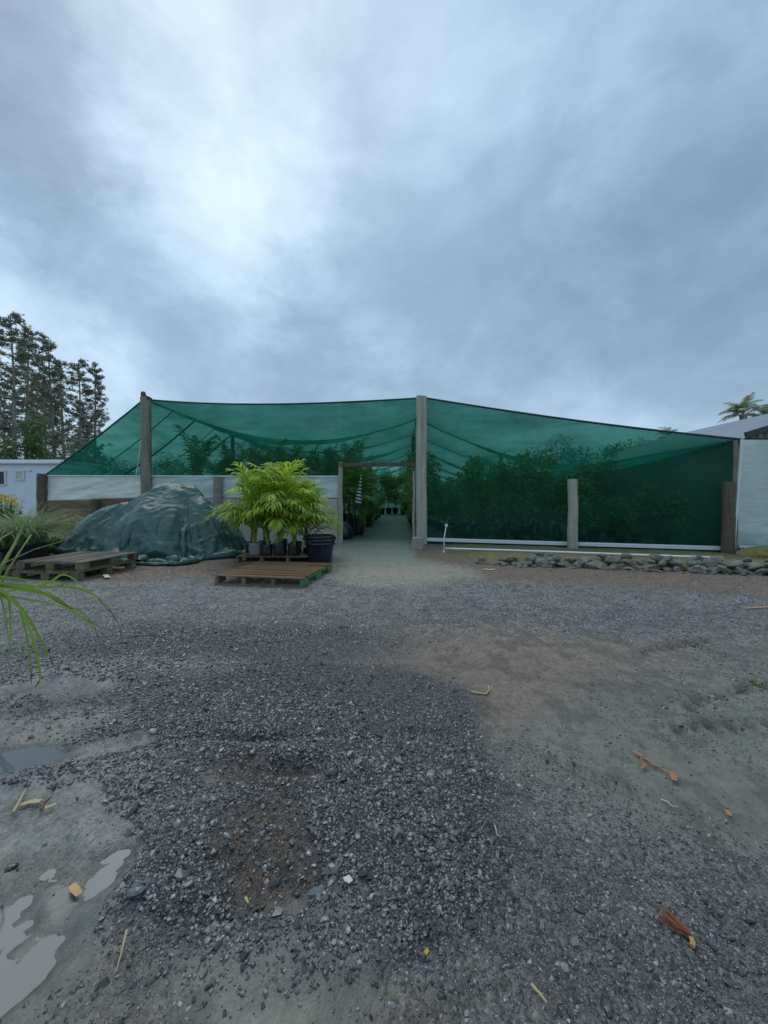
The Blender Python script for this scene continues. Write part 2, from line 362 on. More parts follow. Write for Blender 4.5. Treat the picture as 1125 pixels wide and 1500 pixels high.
# ------------------------------------------------------------------ tarpaulin draped over a heap (cloth settled here, numpy)
def heapH(x, y):
    p = np.interp(x, [-7.0, -6.65, -6.05, -5.5, -4.95, -4.4, -3.95, -3.55, -3.25], [0, .50, .93, 1.10, 1.40, 1.47, 1.25, .8, 0.])
    yy = np.clip(np.abs((y - 8.55) / (1.14 * np.sqrt(np.clip(1 - ((x + 5.05) / 2.15) ** 2, .02, 1)))), 0, 1)
    h = p * (1 - yy ** 1.45) ** .95
    bumps = .16 * (fbm(x * 1.6 + 5, y * 1.6, 31, 3) - .5) * 2
    return np.where(h > 0.02, np.maximum(h + bumps * np.minimum(1, h * 2), 0), 0)
def make_tarp():
    nx, ny = 146, 112; sp = .050
    X, Y = np.meshgrid((np.arange(nx) - nx / 2) * sp, (np.arange(ny) - ny / 2) * sp)
    ca, sa = math.cos(.03), math.sin(.03)
    P = np.stack([X * ca - Y * sa - 4.88, X * sa + Y * ca + 8.6, 1.62 + .1 * (fbm(X * 2 + 9, Y * 2 + 9, 3, 4) - .5)], -1)
    # gathered: start pressed together so that the surplus buckles into folds
    P[..., 0] = (P[..., 0] + 4.98) * .84 - 4.98; P[..., 1] = (P[..., 1] - 8.6) * .84 + 8.45
    P[..., 2] += .05 * np.sin(X * 11 + 3 * Y + 6 * fbm(X, Y, 7, 2)) + .12 * (fbm(X * 4, Y * 4, 8, 3) - .5)
    V = np.zeros_like(P); dt = .016
    def con(A, B, L, k):
        d = B - A; ln = np.sqrt((d * d).sum(-1, keepdims=True)) + 1e-9
        c = d * ((ln - L) / ln * .5 * k); return c
    def apply(P, s1, s2, L, k):
        c = con(P[s1], P[s2], L, k); P[s1] += c; P[s2] -= c
    S = slice
    fam = []
    for o in (0, 1):
        fam.append(((S(None), S(o, nx - 1, 2)), (S(None), S(o + 1, nx, 2)), sp, 1.))
        fam.append(((S(o, ny - 1, 2), S(None)), (S(o + 1, ny, 2), S(None)), sp, 1.))
    diag = []
    for o in (0, 1):
        diag.append(((S(o, ny - 1, 2), S(0, nx - 1)), (S(o + 1, ny, 2), S(1, nx)), sp * 1.414, .3))
        diag.append(((S(o, ny - 1, 2), S(1, nx)), (S(o + 1, ny, 2), S(0, nx - 1)), sp * 1.414, .3))
    bend = []
    for o in (0, 1, 2, 3):
        bend.append(((S(None), S(o, nx - 2, 4)), (S(None), S(o + 2, nx, 4)), sp * 2, .10))
        bend.append(((S(o, ny - 2, 4), S(None)), (S(o + 2, ny, 4), S(None)), sp * 2, .10))
    def fix(fl):
        out = []
        for (a, b, L, k) in fl:
            sh = P[a].shape, P[b].shape
            if sh[0] != sh[1]:
                r = min(sh[0][0], sh[1][0]); c = min(sh[0][1], sh[1][1])
                ia = np.arange(ny * nx).reshape(ny, nx)[a][:r, :c]; ib = np.arange(ny * nx).reshape(ny, nx)[b][:r, :c]
                a = np.unravel_index(ia, (ny, nx)); b = np.unravel_index(ib, (ny, nx))
            out.append((a, b, L, k))
        return out
    fam, diag, bend = fix(fam), fix(diag), fix(bend)
    gx = np.linspace(-8.2, -2.2, 241); gy = np.linspace(6, 11, 201)
    HG = heapH(*np.meshgrid(gx, gy)); dHy, dHx = np.gradient(HG, gy[1] - gy[0], gx[1] - gx[0])
    N = 330
    for it in range(N):
        V[..., 2] -= 9.8 * dt
        Q = P + V * dt
        for k in range(7):
            for (a, b, L, kk) in fam: apply(Q, a, b, L, kk)
            for (a, b, L, kk) in diag: apply(Q, a, b, L, kk)
            if k % 2 == 0:
                for (a, b, L, kk) in bend: apply(Q, a, b, L, kk)
        ii = np.clip(((Q[..., 1] - 6) / 5 * 200).astype(int), 0, 200); jj = np.clip(((Q[..., 0] + 8.2) / 6 * 240).astype(int), 0, 240)
        h = HG[ii, jj]; gxx = dHx[ii, jj]; gyy = dHy[ii, jj]
        pen = np.maximum(h + .012 - Q[..., 2], 0)
        n2 = 1 + gxx ** 2 + gyy ** 2
        on = pen > 0
        Q[..., 2] += pen / n2; Q[..., 0] -= pen * gxx / n2; Q[..., 1] -= pen * gyy / n2
        # the hem is kicked in towards the heap, so that it crumples
        s_ = min(1, max(0, (it - 60) / 150.)); ex, ey = 2.9 - .68 * s_, 2.6 - .98 * s_
        dx = (Q[..., 0] + 5.03) / ex; dy = (Q[..., 1] - 8.55) / ey
        wob = 1 + .10 * np.sin(np.arctan2(dy, dx) * 5 + 1) + .05 * np.sin(np.arctan2(dy, dx) * 11)
        rr = np.sqrt(dx * dx + dy * dy) / wob; k_ = np.where(rr > 1, 1 / np.maximum(rr, 1), 1.)
        k_ = 1 - (1 - k_) * .5
        Q[..., 0] = -5.03 + (Q[..., 0] + 5.03) * k_; Q[..., 1] = 8.55 + (Q[..., 1] - 8.55) * k_
        flo = Q[..., 2] < .012
        Q[..., 2] = np.maximum(Q[..., 2], .012)
        V = (Q - P) / dt * .985
        fr = np.where(on | flo, .55, 1.)[..., None]
        V *= fr; sp_ = np.sqrt((V * V).sum(-1, keepdims=True)); V *= np.minimum(1, 3. / (sp_ + 1e-9))
        P = Q
    # refine, then sharp gathers running down from the crest and creases across them
    def up(a, ax):
        a = np.moveaxis(a, ax, 0); b = np.empty((2 * a.shape[0] - 1,) + a.shape[1:]); b[::2] = a; b[1::2] = (a[1:] + a[:-1]) / 2; return np.moveaxis(b, 0, ax)
    P = up(up(P, 0), 1)
    ridge = lambda a, b, sd, p=3: (1 - np.abs(2 * vnoise(a, b, sd) - 1)) ** p
    cx = np.clip(P[..., 0], -5.6, -4.3) * .6 - 4.6 * .4
    th = np.arctan2(P[..., 1] - 8.9, P[..., 0] - cx); rr = np.hypot(P[..., 1] - 8.9, P[..., 0] - cx)
    wx = P[..., 0] + .25 * fbm(P[..., 0] * 2, P[..., 1] * 2, 66, 3); wz = P[..., 2] + .2 * fbm(P[..., 0] * 2 + 9, P[..., 1] * 2, 67, 3)
    g = .21 * ridge(th * 2.7 + 20 + .35 * wz, rr * .4, 61, 1.7) + .08 * ridge(th * 8 + 40 + wz, rr * .9, 62, 3) - .03 * ridge(th * 5 + 3, rr * .8 + 7, 68, 4)
    g2 = .028 * ridge(wx * 1.6 + wz * 1.2, wz * 2.6 - wx * .9, 63, 5) + .012 * ridge(wx * 4 - wz * 3, wz * 6, 64, 4) + .005 * ridge(wx * 10, wz * 12, 65, 3)
    low = np.clip(1 - P[..., 2] / .5, 0, 1)
    g = g * np.clip(rr * .9, .05, 1) * (1 - .6 * low) + g2 * (.6 + .9 * low) + low * .10 * ridge(P[..., 0] * 2.2 + wz * 3, P[..., 1] * 6, 69, 2)
    g *= np.clip(P[..., 2] * 6 + .35, 0, 1)
    ex = np.gradient(P, axis=1); ey = np.gradient(P, axis=0); nm = np.cross(ex, ey); nm /= np.linalg.norm(nm, axis=-1, keepdims=True) + 1e-9
    for _ in range(4): nm = (nm + np.roll(nm, 1, 0) + np.roll(nm, -1, 0) + np.roll(nm, 1, 1) + np.roll(nm, -1, 1)) / 5
    nm[..., 2] = np.maximum(nm[..., 2], 0); P = P + nm * (g[..., None] - .03); P[..., 2] = np.maximum(P[..., 2], .01)
    return P
# ------------------------------------------------------------------ ground
def ell(x, y, cx, cy, rx, ry, rot=0.0, soft=.25, warp=.25, ws=1.2, seed=0):
    wx = x + warp * (fbm(x * ws, y * ws, 50 + seed, 4) - .5) * 2; wy = y + warp * (fbm(x * ws + 40, y * ws, 60 + seed, 4) - .5) * 2
    c, s = math.cos(rot), math.sin(rot); dx = wx - cx; dy = wy - cy
    u = (dx * c + dy * s) / rx; v = (-dx * s + dy * c) / ry
    return 1 - sst(1 - soft, 1 + soft, np.sqrt(u * u + v * v))
PUD = [(20, 1260, .30, .16, .2), (60, 1320, .20, .13, .6), (30, 1400, .13, .14, 0), (15, 1110, .55, .13, .15), (-120, 1250, .6, .3, 0), (30, 1190, .22, .05, .2), (90, 1010, .40, .13, .1)]
def region(x, y):
    d = {}
    # loose dark gravel pile spread over the middle
    a = ell(x, y, -.55, 1.9, 1.05, .95, .55, .12, .22, 1.1, 1)
    b = ell(x, y, -.05, 1.45, .52, .52, 0, .14, .14, 1.6, 2)
    c = ell(x, y, -1.5, 3.0, 1.5, .75, .1, .3, .4, .8, 3)
    d['grav'] = np.clip(np.maximum(np.maximum(a, b), c * .85), 0, 1)
    # finer blue-grey gravel strip near the house
    d['fine'] = np.clip(sst(2.8, 3.7, y + .35 * (fbm(x * .7, y * .7, 5, 4) - .5) - .08 * x) * (1 - sst(5.6, 6.3, y + .5 * (fbm(x * .8, y * .8, 6, 4) - .5) + .22 * x)), 0, 1)
    d['br'] = ell(x, y, 1.0, 1.0, 1.1, .55, -.3, .4, .4, 1.0, 4)          # mixed gravel lower right
    d['brown'] = np.maximum(ell(x, y, .55, 2.75, 1.1, .85, .2, .4, .5, .9, 5), np.maximum(.8 * ell(x, y, 1.75, 3.0, .7, .35, 0, .5, .3, 1, 6), .9 * ell(x, y, 1.35, 1.5, .5, .22, -.5, .5, .3, 1.5, 7)))
    d['mudg'] = np.maximum.reduce([ell(x, y, .0 - .22, .92, .26, .16, 0, .3, .15, 3, 8), ell(x, y, -.95, .98, .3, .2, .2, .3, .2, 3, 9), .7 * ell(x, y, 1.8, 1.9, 1.3, .55, .1, .4, .4, 1, 10)])
    d['dirt'] = np.clip(sst(5.9, 6.5, y + .4 * (fbm(x * .9, y * .9, 11, 4) - .5) + .28 * x * (x > 0) + .02 * x) + ell(x, y, -3.4, 6.6, 2.2, .8, 0, .4, .5, 1, 12), 0, 1)
    ap = ell(x, y, .22, 6.6, 1.05, 1.5, .05, .3, .35, 1.1, 13)
    d['conc'] = np.clip(np.maximum(ap, sst(.15, -.1, np.abs(x + .25 - .045 * (y - 11.8)) - 1.0 + .2 * (fbm(x, y, 14, 3) - .5)) * sst(6.5, 7.5, y) * (y < 90)), 0, 1)
    d['lump'] = np.maximum(ell(x, y, -.36, 1.28, .17, .26, .3, .4, .12, 3, 15), .8 * ell(x, y, -.55, 1.62, .25, .1, .1, .5, .1, 3, 16))
    p = np.zeros_like(x)
    for k, (px, py, rx, ry, ro) in enumerate(PUD):
        g = G(px, py); p = np.maximum(p, ell(x, y, g[0], g[1], rx, ry, ro, .45, .14, 3.2, 20 + k))
    d['pud'] = p
    d['silt'] = np.maximum(ell(x, y, -1.35, 1.35, .62, .55, .3, .35, .25, 2, 30), np.maximum(.8 * ell(x, y, -2.2, 2.55, 1.1, .3, .12, .5, .2, 2, 31), .75 * ell(x, y, -1.9, 1.85, .75, .3, .2, .4, .2, 2, 32)))
    return d
def gheight(x, y, d=None):
    d = d or region(x, y); near = 1 - sst(7, 14, np.hypot(x, y))
    h = .022 * (fbm(x * .9, y * .9, 70, 3) - .5) + near * (.018 * (fbm(x * 5, y * 5, 71, 4) - .5) + .010 * (fbm(x * 22, y * 22, 72, 3) - .5)) + .012
    h = h + .022 * d['grav'] - .005 * d['conc'] * (y > 5)
    h = h * (1 - .75 * d['conc'])
    h = h - .030 * d['pud'] - .006 * d['silt'] + near * d['silt'] * (.032 * (fbm(x * 9, y * 16, 77, 4) - .5) + .013 * (fbm(x * 38, y * 45, 78, 3) - .5)) + near * d['mudg'] * .008 * (fbm(x * 30, y * 30, 79, 3) - .5)
    lump = d['lump']; h = h + lump * (.075 * (fbm(x * 9, y * 9, 73, 4) - .52) - .022)
    # tyre tracks on the right, ridged tread
    for (cx, cy, ang, ln, wd) in [(1.90, 1.99, .03, .55, .038), (2.10, 2.30, .35, .50, .045), (.90, 1.62, -.75, .25, .012), (2.4, 3.1, .3, .5, .04)]:
        dx, dy = x - cx, y - cy; u = dx * math.cos(ang) + dy * math.sin(ang); v = -dx * math.sin(ang) + dy * math.cos(ang)
        v = v + .05 * (fbm(u * 6, v * 6, 75, 3) - .5)
        g = np.exp(-(v / wd) ** 2) * sst(ln, ln * .7, np.abs(u))
        h = h + g * (-.030 + .026 * np.sin(u * 62 + 3 * vnoise(u * 9, v * 9, 3)) * (1.0 if wd > .02 else 0.2)) + .016 * np.exp(-((v - wd * 1.8) / wd) ** 2) * sst(ln, ln * .7, np.abs(u))
    for (cx, cy, rx, ry, dep) in [(-.46, 1.66, .14, .05, .05), (-.66, 1.86, .30, .035, .03), (-.48, 1.05, .18, .03, .02), (.15, 1.9, .35, .03, .012), (-.9, 1.3, .05, .2, .02)]:
        h = h - dep * np.exp(-((x - cx) / rx) ** 2 - ((y - cy) / ry) ** 2)
    # bank behind the stone edging
    e = EDGE(x); inside = sst(.0, .25, y - e) * sst(1.7, 2.3, x) * (y < RF(x) + 3)
    h = h + inside * (.13 - .10 * sst(.2, 2.0, y - e))
    return h
def EDGE(x): return np.interp(x, [1.5, 1.8, 3.0, 6.2, 9, 14], [7.4, 7.25, 6.95, 6.15, 5.5, 4.5])
def RF(x): return 10.6 - .3 * (x - 1.05)             # right half of the front
def LF(x): return 10.65 - .08 * (x - 1.0)            # left half of the front

def spaced(lo, hi, fine_lo, fine_hi, st, grow=1.07):
    a = list(np.arange(fine_lo, fine_hi, st)); s = st; v = a[-1]
    while v < hi: s *= grow; v += s; a.append(v)
    s = st; v = a[0]; b = []
    while v > lo: s *= grow; v -= s; b.append(v)
    return np.array(b[::-1] + a)
gx = spaced(-500, 500, -2.6, 3.2, .018, 1.045); gy = spaced(-300, 900, .85, 3.6, .018, 1.035)
X, Y = np.meshgrid(gx, gy); D = region(X, Y); Z = gheight(X, Y, D)
m, t, out = new_mat('ground'); M['ground'] = m
geo = t.new('ShaderNodeNewGeometry'); pos = geo.outputs['Position']
at_ = t.new('ShaderNodeVertexColor'); at_.layer_name = 'Col'
aw = t.new('ShaderNodeAttribute'); aw.attribute_name = 'props'; sp = t.new('ShaderNodeSeparateColor'); t.l.new(aw.outputs[0], sp.inputs[0])
wet, peb, smooth = sp.outputs[0], sp.outputs[1], sp.outputs[2]
v1 = t.new('ShaderNodeTexVoronoi'); v1.inputs['Scale'].default_value = 62; t.l.new(pos, v1.inputs[0])
v2 = t.new('ShaderNodeTexVoronoi'); v2.inputs['Scale'].default_value = 140; t.l.new(pos, v2.inputs[0])
bw = t.new('ShaderNodeRGBToBW'); t.l.new(v1.outputs['Color'], bw.inputs[0])
bw2 = t.new('ShaderNodeRGBToBW'); t.l.new(v2.outputs['Color'], bw2.inputs[0])
tone = t.math('MULTIPLY_ADD', t.math('SUBTRACT', t.math('ADD', bw.outputs[0], bw2.outputs[0]), 1.0), t.math('MULTIPLY_ADD', peb, 1.5, .25), 1.0)
nz = t.noise(pos, 9, 6, .65); nz2 = t.noise(pos, 1.7, 5, .6)
tone = t.math('MULTIPLY', tone, t.math('MULTIPLY_ADD', nz, 1.4, .30)); tone = t.math('MAXIMUM', t.math('MULTIPLY', tone, t.math('MULTIPLY_ADD', nz2, .5, .75)), .15)
col = t.vmath('SCALE', at_.outputs[0], scale=tone)
hh = t.math('ADD', t.math('MULTIPLY', t.math('SUBTRACT', 1.0, v1.outputs['Distance']), peb), t.math('MULTIPLY', t.math('SUBTRACT', 1.0, v2.outputs['Distance']), t.math('MULTIPLY_ADD', peb, .5, .12)))
hh = t.math('ADD', hh, t.math('MULTIPLY', t.noise(pos, 30, 5, .7), .9))
rg = t.math('SUBTRACT', t.math('MULTIPLY_ADD', nz, .3, .62), t.math('MULTIPLY', wet, .42))
bn = t.new('ShaderNodeBump'); t.l.new(hh, bn.inputs['Height']); bn.inputs['Distance'].default_value = .012
t.set(bn.inputs['Strength'], t.math('SUBTRACT', .95, t.math('MULTIPLY', smooth, .7)))
principled(t, out, col, rg, bn.outputs[0], .5)
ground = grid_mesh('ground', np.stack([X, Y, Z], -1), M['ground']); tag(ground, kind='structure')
c = np.ones(X.shape + (3,)) * np.array((.155, .150, .135))
def lay(c, mask, colr):
    k = np.clip(mask, 0, 1)[..., None]; return c * (1 - k) + k * np.array(colr)
c = lay(c, sst(12, 25, np.hypot(X, Y)), (.10, .11, .06))
c = lay(c, D['fine'] * .95, (.18, .188, .20))
c = lay(c, D['brown'], (.185, .155, .13))
c = lay(c, D['br'] * .9, (.11, .115, .118))
c = lay(c, D['mudg'], (.165, .18, .15))
c = lay(c, D['grav'], (.062, .070, .080))
c = lay(c, (fbm(X * 7, Y * 7, 93, 5) > .58) * .5 * (1 - D['grav']), (.075, .07, .06))
c = lay(c, D['silt'] * .8, (.22, .235, .225))
c = lay(c, D['dirt'], (.15, .115, .09))
c = lay(c, ell(X, Y, -3.2, 6.2, 1.1, .35, 0, .5, .3, 1, 40) * .7, (.20, .13, .085))
c = lay(c, D['conc'], (.185, .195, .18)); 
c = lay(c, D['conc'] * sst(8.5, 6.6, Y) * .55, (.27, .25, .20))
c = lay(c, D['conc'] * ell(X, Y, .2, 8.2, .8, 1.3, 0, .5, .3, 1, 41) * .6, (.17, .21, .175))
c = lay(c, D['lump'] * .85, (.085, .062, .045))
e = EDGE(X); bank = sst(-.05, .2, Y - e) * (X > 1.6) * (Y < RF(X) + .3)
gmix = fbm(X * 3, Y * 3, 44, 4)[..., None]
c = c * (1 - bank[..., None]) + bank[..., None] * (np.array((.105, .125, .04)) * gmix * 1.4 + np.array((.15, .11, .07)) * (1 - gmix))
ins = ((Y > LF(X)) & (X < 1) & (X > -10) & (Y < 48) | (Y > RF(X)) & (X >= 1) & (X < 9) & (Y < 48)) * (1 - D['conc'])  # floor inside the house; its dark colour below stands in for interior shade
wetm = sst(.016, .003, Z + .0150) * np.clip(D['pud'] * 1.5 + D['silt'], 0, 1) * (Y < 4)
c = lay(c, wetm * .75, (.085, .085, .075))
c = c * np.array((1.05, 1.0, .97)) * (.78 + .16 * sst(2.5, 4.5, np.hypot(X, Y)) )[..., None]; c = lay(c, ins, (.045, .038, .03)); c = lay(c, D['conc'] * sst(10.3, 13, Y) * .9, (.055, .062, .058))  # last two layers paint the shade under the netting into floor and path
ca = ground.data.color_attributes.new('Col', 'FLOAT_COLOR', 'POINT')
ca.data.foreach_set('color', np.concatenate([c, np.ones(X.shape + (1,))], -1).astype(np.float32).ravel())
pb = np.clip(.35 + .6 * D['fine'] + .5 * D['grav'] + .4 * D['br'] - .8 * D['mudg'] - .7 * D['conc'] - .6 * D['silt'] - .2 * D['brown'] + .1 * D['dirt'], 0, 1)
wt = np.clip(.45 + .35 * D['grav'] + .5 * D['silt'] + .25 * D['br'] + .3 * D['mudg'] - .25 * D['brown'] + .15 * D['fine'] - .2 * D['dirt'] + .2 * D['conc'] + .4 * D['pud'], 0, 1)
sm = np.clip(.5 * D['silt'] + .6 * D['mudg'] + .7 * D['conc'] + .3 * D['brown'], 0, 1)
pa = ground.data.color_attributes.new('props', 'FLOAT_COLOR', 'POINT')
pa.data.foreach_set('color', np.stack([wt, pb, sm, np.ones_like(sm)], -1).astype(np.float32).ravel())

# milky puddle water lying in the hollows
m, t, out = new_mat('puddle_water'); M['water'] = m
principled(t, out, (.10, .12, .13), .05, t.bump(t.noise(t.coord(), 9, 3), .06, .01), .42)
WZ = -.0150
pm = MB(); pm.add([(-4.2, .7, WZ), (-.7, .7, WZ), (-.9, 3.2, WZ), (-4.2, 3.2, WZ)], [(0, 1, 2, 3)])
tag(pm.build('puddle', M['water']), kind='structure')

# loose crushed stones, scattered as instances on a cloud of points
rng = np.random.default_rng(5)
def scatter(n, x0, x1, y0, y1, fn, size, zofs=.15):
    x = rng.uniform(x0, x1, n); y = rng.uniform(y0, y1, n); keep = np.abs(x) < y * 1.25 + .8
    x, y = x[keep], y[keep]; d = region(x, y); pr = fn(x, y, d); k = rng.uniform(0, 1, len(x)) < pr
    x, y = x[k], y[k]; d = {q: v[k] for q, v in d.items()}
    z = gheight(x, y, d); s = size(x, y, d, len(x))
    return np.stack([x, y, z + s * (zofs * d['grav'] - .12 * (1 - d['grav']))], -1), s
def dens(x, y, d):
    p = .27 + .73 * d['grav'] + .42 * d['fine'] + .40 * d['br'] + .10 * (1 - d['brown']) - .18 * d['brown'] - .30 * d['mudg'] - .30 * d['silt'] + .12 * d['dirt'] - .4 * d['conc']
    p = np.where(d['pud'] > .35, 0, p) ; p = np.where(d['lump'] > .45, p * .18, p)
    patch = fbm(x * 2.3, y * 2.3, 91, 4)
    return np.clip(p * (.45 + 1.15 * patch), .03, 1) * (1 - .75 * sst(.2, .7, d['pud'])) * np.where((EDGE(x) < y) & (x > 1.6), .25, 1) * (1 - .97 * (d['conc'] * (y > 7.2)))
def size1(x, y, d, n):
    return np.exp(rng.normal(-5.90, .48, n)) * (1 + .30 * d['grav']) * (1 - .3 * d['brown'])
sets = [scatter(180000, -2.6, 2.9, .8, 2.3, dens, size1), scatter(170000, -4.5, 4.5, 2.3, 4.2, dens, lambda *a: size1(*a) * 1.15),
        scatter(150000, -8.5, 9, 4.2, 7.6, dens, lambda *a: size1(*a) * 1.35),
        scatter(900, -3, 3, .8, 4, lambda x, y, d: np.clip(dens(x, y, d), 0, 1), lambda x, y, d, n: np.exp(rng.normal(-4.6, .25, n)), .0)]
PT = np.concatenate([a for a, b in sets]); SZ = np.concatenate([b for a, b in sets]); n = len(PT)
me = bpy.data.meshes.new('gravel'); me.vertices.add(n); me.vertices.foreach_set('co', PT.astype(np.float32).ravel())
for nm, ty, data in [('rot', 'FLOAT_VECTOR', np.stack([rng.normal(0, .35, n), rng.normal(0, .35, n), rng.uniform(0, 6.28, n)], -1)),
                     ('scl', 'FLOAT_VECTOR', SZ[:, None] * np.stack([rng.uniform(.8, 1.5, n), rng.uniform(.7, 1.1, n), rng.uniform(.4, .8, n)], -1))]:
    a = me.attributes.new(nm, ty, 'POINT'); a.data.foreach_set('vector', data.astype(np.float32).ravel())
a = me.attributes.new('tone', 'FLOAT', 'POINT'); a.data.foreach_set('value', rng.uniform(0, 1, n).astype(np.float32))
a = me.attributes.new('pick', 'INT', 'POINT'); a.data.foreach_set('value', rng.integers(0, 6, n).astype(np.int32))
m, t, out = new_mat('crushed_stone'); M['stone'] = m
a = t.new('ShaderNodeAttribute'); a.attribute_type = 'INSTANCER'; a.attribute_name = 'tone'
cc = t.ramp(a.outputs['Fac'], [(0, (.018, .020, .022)), (.45, (.060, .065, .068)), (.85, (.130, .136, .138)), (.985, (.22, .23, .23)), (.997, (.40, .39, .36))])
sn = t.noise(t.coord(), 1.2, 4)
cc = t.mix(t.math('MULTIPLY', sn, .4), cc, (.05, .048, .045))
principled(t, out, cc, t.math('MULTIPLY_ADD', sn, .35, .08), None, .7)
me.materials.append(m)
gob = bpy.data.objects.new('gravel', me); COL.objects.link(gob); tag(gob, kind='stuff')
ng = bpy.data.node_groups.new('gravel', 'GeometryNodeTree')
ng.interface.new_socket('Geometry', in_out='INPUT', socket_type='NodeSocketGeometry'); ng.interface.new_socket('Geometry', in_out='OUTPUT', socket_type='NodeSocketGeometry')
N = ng.nodes; L = ng.links
gi = N.new('NodeGroupInput'); go = N.new('NodeGroupOutput'); g2i = N.new('GeometryNodeGeometryToInstance')
for k in range(6):
    ico = N.new('GeometryNodeMeshIcoSphere'); ico.inputs['Radius'].default_value = 1.0; ico.inputs['Subdivisions'].default_value = 1 if k < 4 else 2
    spn = N.new('GeometryNodeSetPosition'); L.new(ico.outputs[0], spn.inputs[0])
    rv = N.new('FunctionNodeRandomValue'); rv.data_type = 'FLOAT_VECTOR'; rv.inputs[0].default_value = (-.38,) * 3 if k < 4 else (-.16,) * 3; rv.inputs[1].default_value = (.38,) * 3 if k < 4 else (.16,) * 3
    [i for i in rv.inputs if i.name == 'Seed'][0].default_value = k + 3
    L.new(rv.outputs[0], spn.inputs['Offset'])
    sm_ = N.new('GeometryNodeSetMaterial'); sm_.inputs['Material'].default_value = m; L.new(spn.outputs[0], sm_.inputs[0])
    L.new(sm_.outputs[0], g2i.inputs[0])
def named(nm, ty):
    q = N.new('GeometryNodeInputNamedAttribute'); q.data_type = ty; q.inputs[0].default_value = nm; return [o for o in q.outputs if o.enabled][0]
ip = N.new('GeometryNodeInstanceOnPoints'); L.new(gi.outputs[0], ip.inputs['Points']); L.new(g2i.outputs[0], ip.inputs['Instance'])
ip.inputs['Pick Instance'].default_value = True
L.new(named('pick', 'INT'), ip.inputs['Instance Index']); L.new(named('rot', 'FLOAT_VECTOR'), ip.inputs['Rotation']); L.new(named('scl', 'FLOAT_VECTOR'), ip.inputs['Scale'])
L.new(ip.outputs[0], go.inputs[0])
md = gob.modifiers.new('gravel', 'NODES'); md.node_group = ng
def zg(x, y): return float(gheight(np.array([float(x)]), np.array([float(y)]))[0])
# ------------------------------------------------------------------ shade house
def onL(px, py, off=0.0):
    d = ray(px, py); t = (10.73 - off) / (d[1] + .08 * d[0]); return np.array([0, 0, CH]) + d * t
def onR(px, py, off=0.0):
    d = ray(px, py); t = (10.915 - off) / (d[1] + .3 * d[0]); return np.array([0, 0, CH]) + d * t
DD = np.array([.043, 1.0, 0.0])                        # direction in which the house runs back
H0 = Vector((1.05, 10.6, 0))
house = empty('shade_house', H0, 0, 'long nursery shade house of green netting stretched over timber posts', 'shade house')
def part(mb, name, mat, label=None, parent=None, off=None, **kw):
    o = mb.build(name, mat, parent or house, H0 if off is None else off, **kw)
    if label: o['label'] = label
    return o
TL = onL(213, 583); TC = onL(616, 581); TR = onR(1081, 643); EL = onL(66, 696)
def top_left(px):  # cable line on the left half, as 3-D
    k = (px - 213) / (616 - 213); py = 585 - 2 * k + 8.5 * 4 * k * (1 - k) * (1.15 - .5 * k); return onL(px, py)
def top_right(px):
    k = (px - 624) / (1081 - 624); py = 583 + 60 * k + 4.0 * 4 * k * (1 - k); return onR(px, py)
def wall_sheet(name, pxs, topf, botf, amp, mat, label=None, nv=26, off=0.0, seed=1, F3=onL, solid=0):
    P = np.zeros((nv, len(pxs), 3))
    for j, px in enumerate(pxs):
        a = topf(px); b = botf(px)
        for i in range(nv):
            k = i / (nv - 1); P[i, j] = a * (1 - k) + b * k
    s = P[..., 0] * 1.0; z = P[..., 2]
    rip = amp * (fbm(s * .8 + 3, z * .5, seed, 3) - .5) * 2 + amp * .35 * (fbm(s * 3 + z * 1.5, z * 1.2, seed + 1, 3) - .5)
    edge = np.sin(np.pi * np.linspace(0, 1, nv))[:, None] ** .5
    P[..., 1] += rip * edge - off
    o = grid_mesh(name, P, mat, house, H0, solid=solid)
    if label: o['label'] = label
    return o
NB = lambda px: onL(px, 697 if px < 497 else 679)
wall_sheet('front_netting', list(np.linspace(66, 213, 40)), lambda px: onL(px, 696 - (px - 66) / 147 * 111 + 3 * math.sin((px - 66) / 147 * math.pi)), lambda px: onL(px, 697.4 - (px - 66) * .003), .05, M['net'], 'sloping triangular end of green netting')
wall_sheet('front_netting', list(np.linspace(213, 496.5, 70)), top_left, NB, .07, M['net'], 'green netting left of doorway', seed=5)
wall_sheet('front_netting', list(np.linspace(497, 611, 24)), top_left, NB, .03, M['net'], 'green netting above doorway', seed=6)
wall_sheet('front_netting', list(np.linspace(623, 1081, 110)), top_right, lambda px: onR(px, 789 + (px - 623) * .0297), .08, M['net'], 'full height green netting right of doorway', F3=onR, seed=8)
# top cable / hem
def cable(pts, r, name='top_cable', mat='cable'):
    mb = MB(); mb.tube(pts, r, 6); return part(mb, name, M[mat], smooth=True)
cable([top_left(p) for p in np.linspace(213, 616, 40)], .024); cable([top_right(p) for p in np.linspace(620, 1083, 40)], .026)
cable([EL + (TL - EL) * k - np.array([0, 0, .06]) * math.sin(k * math.pi) for k in np.linspace(0, 1, 16)], .024)
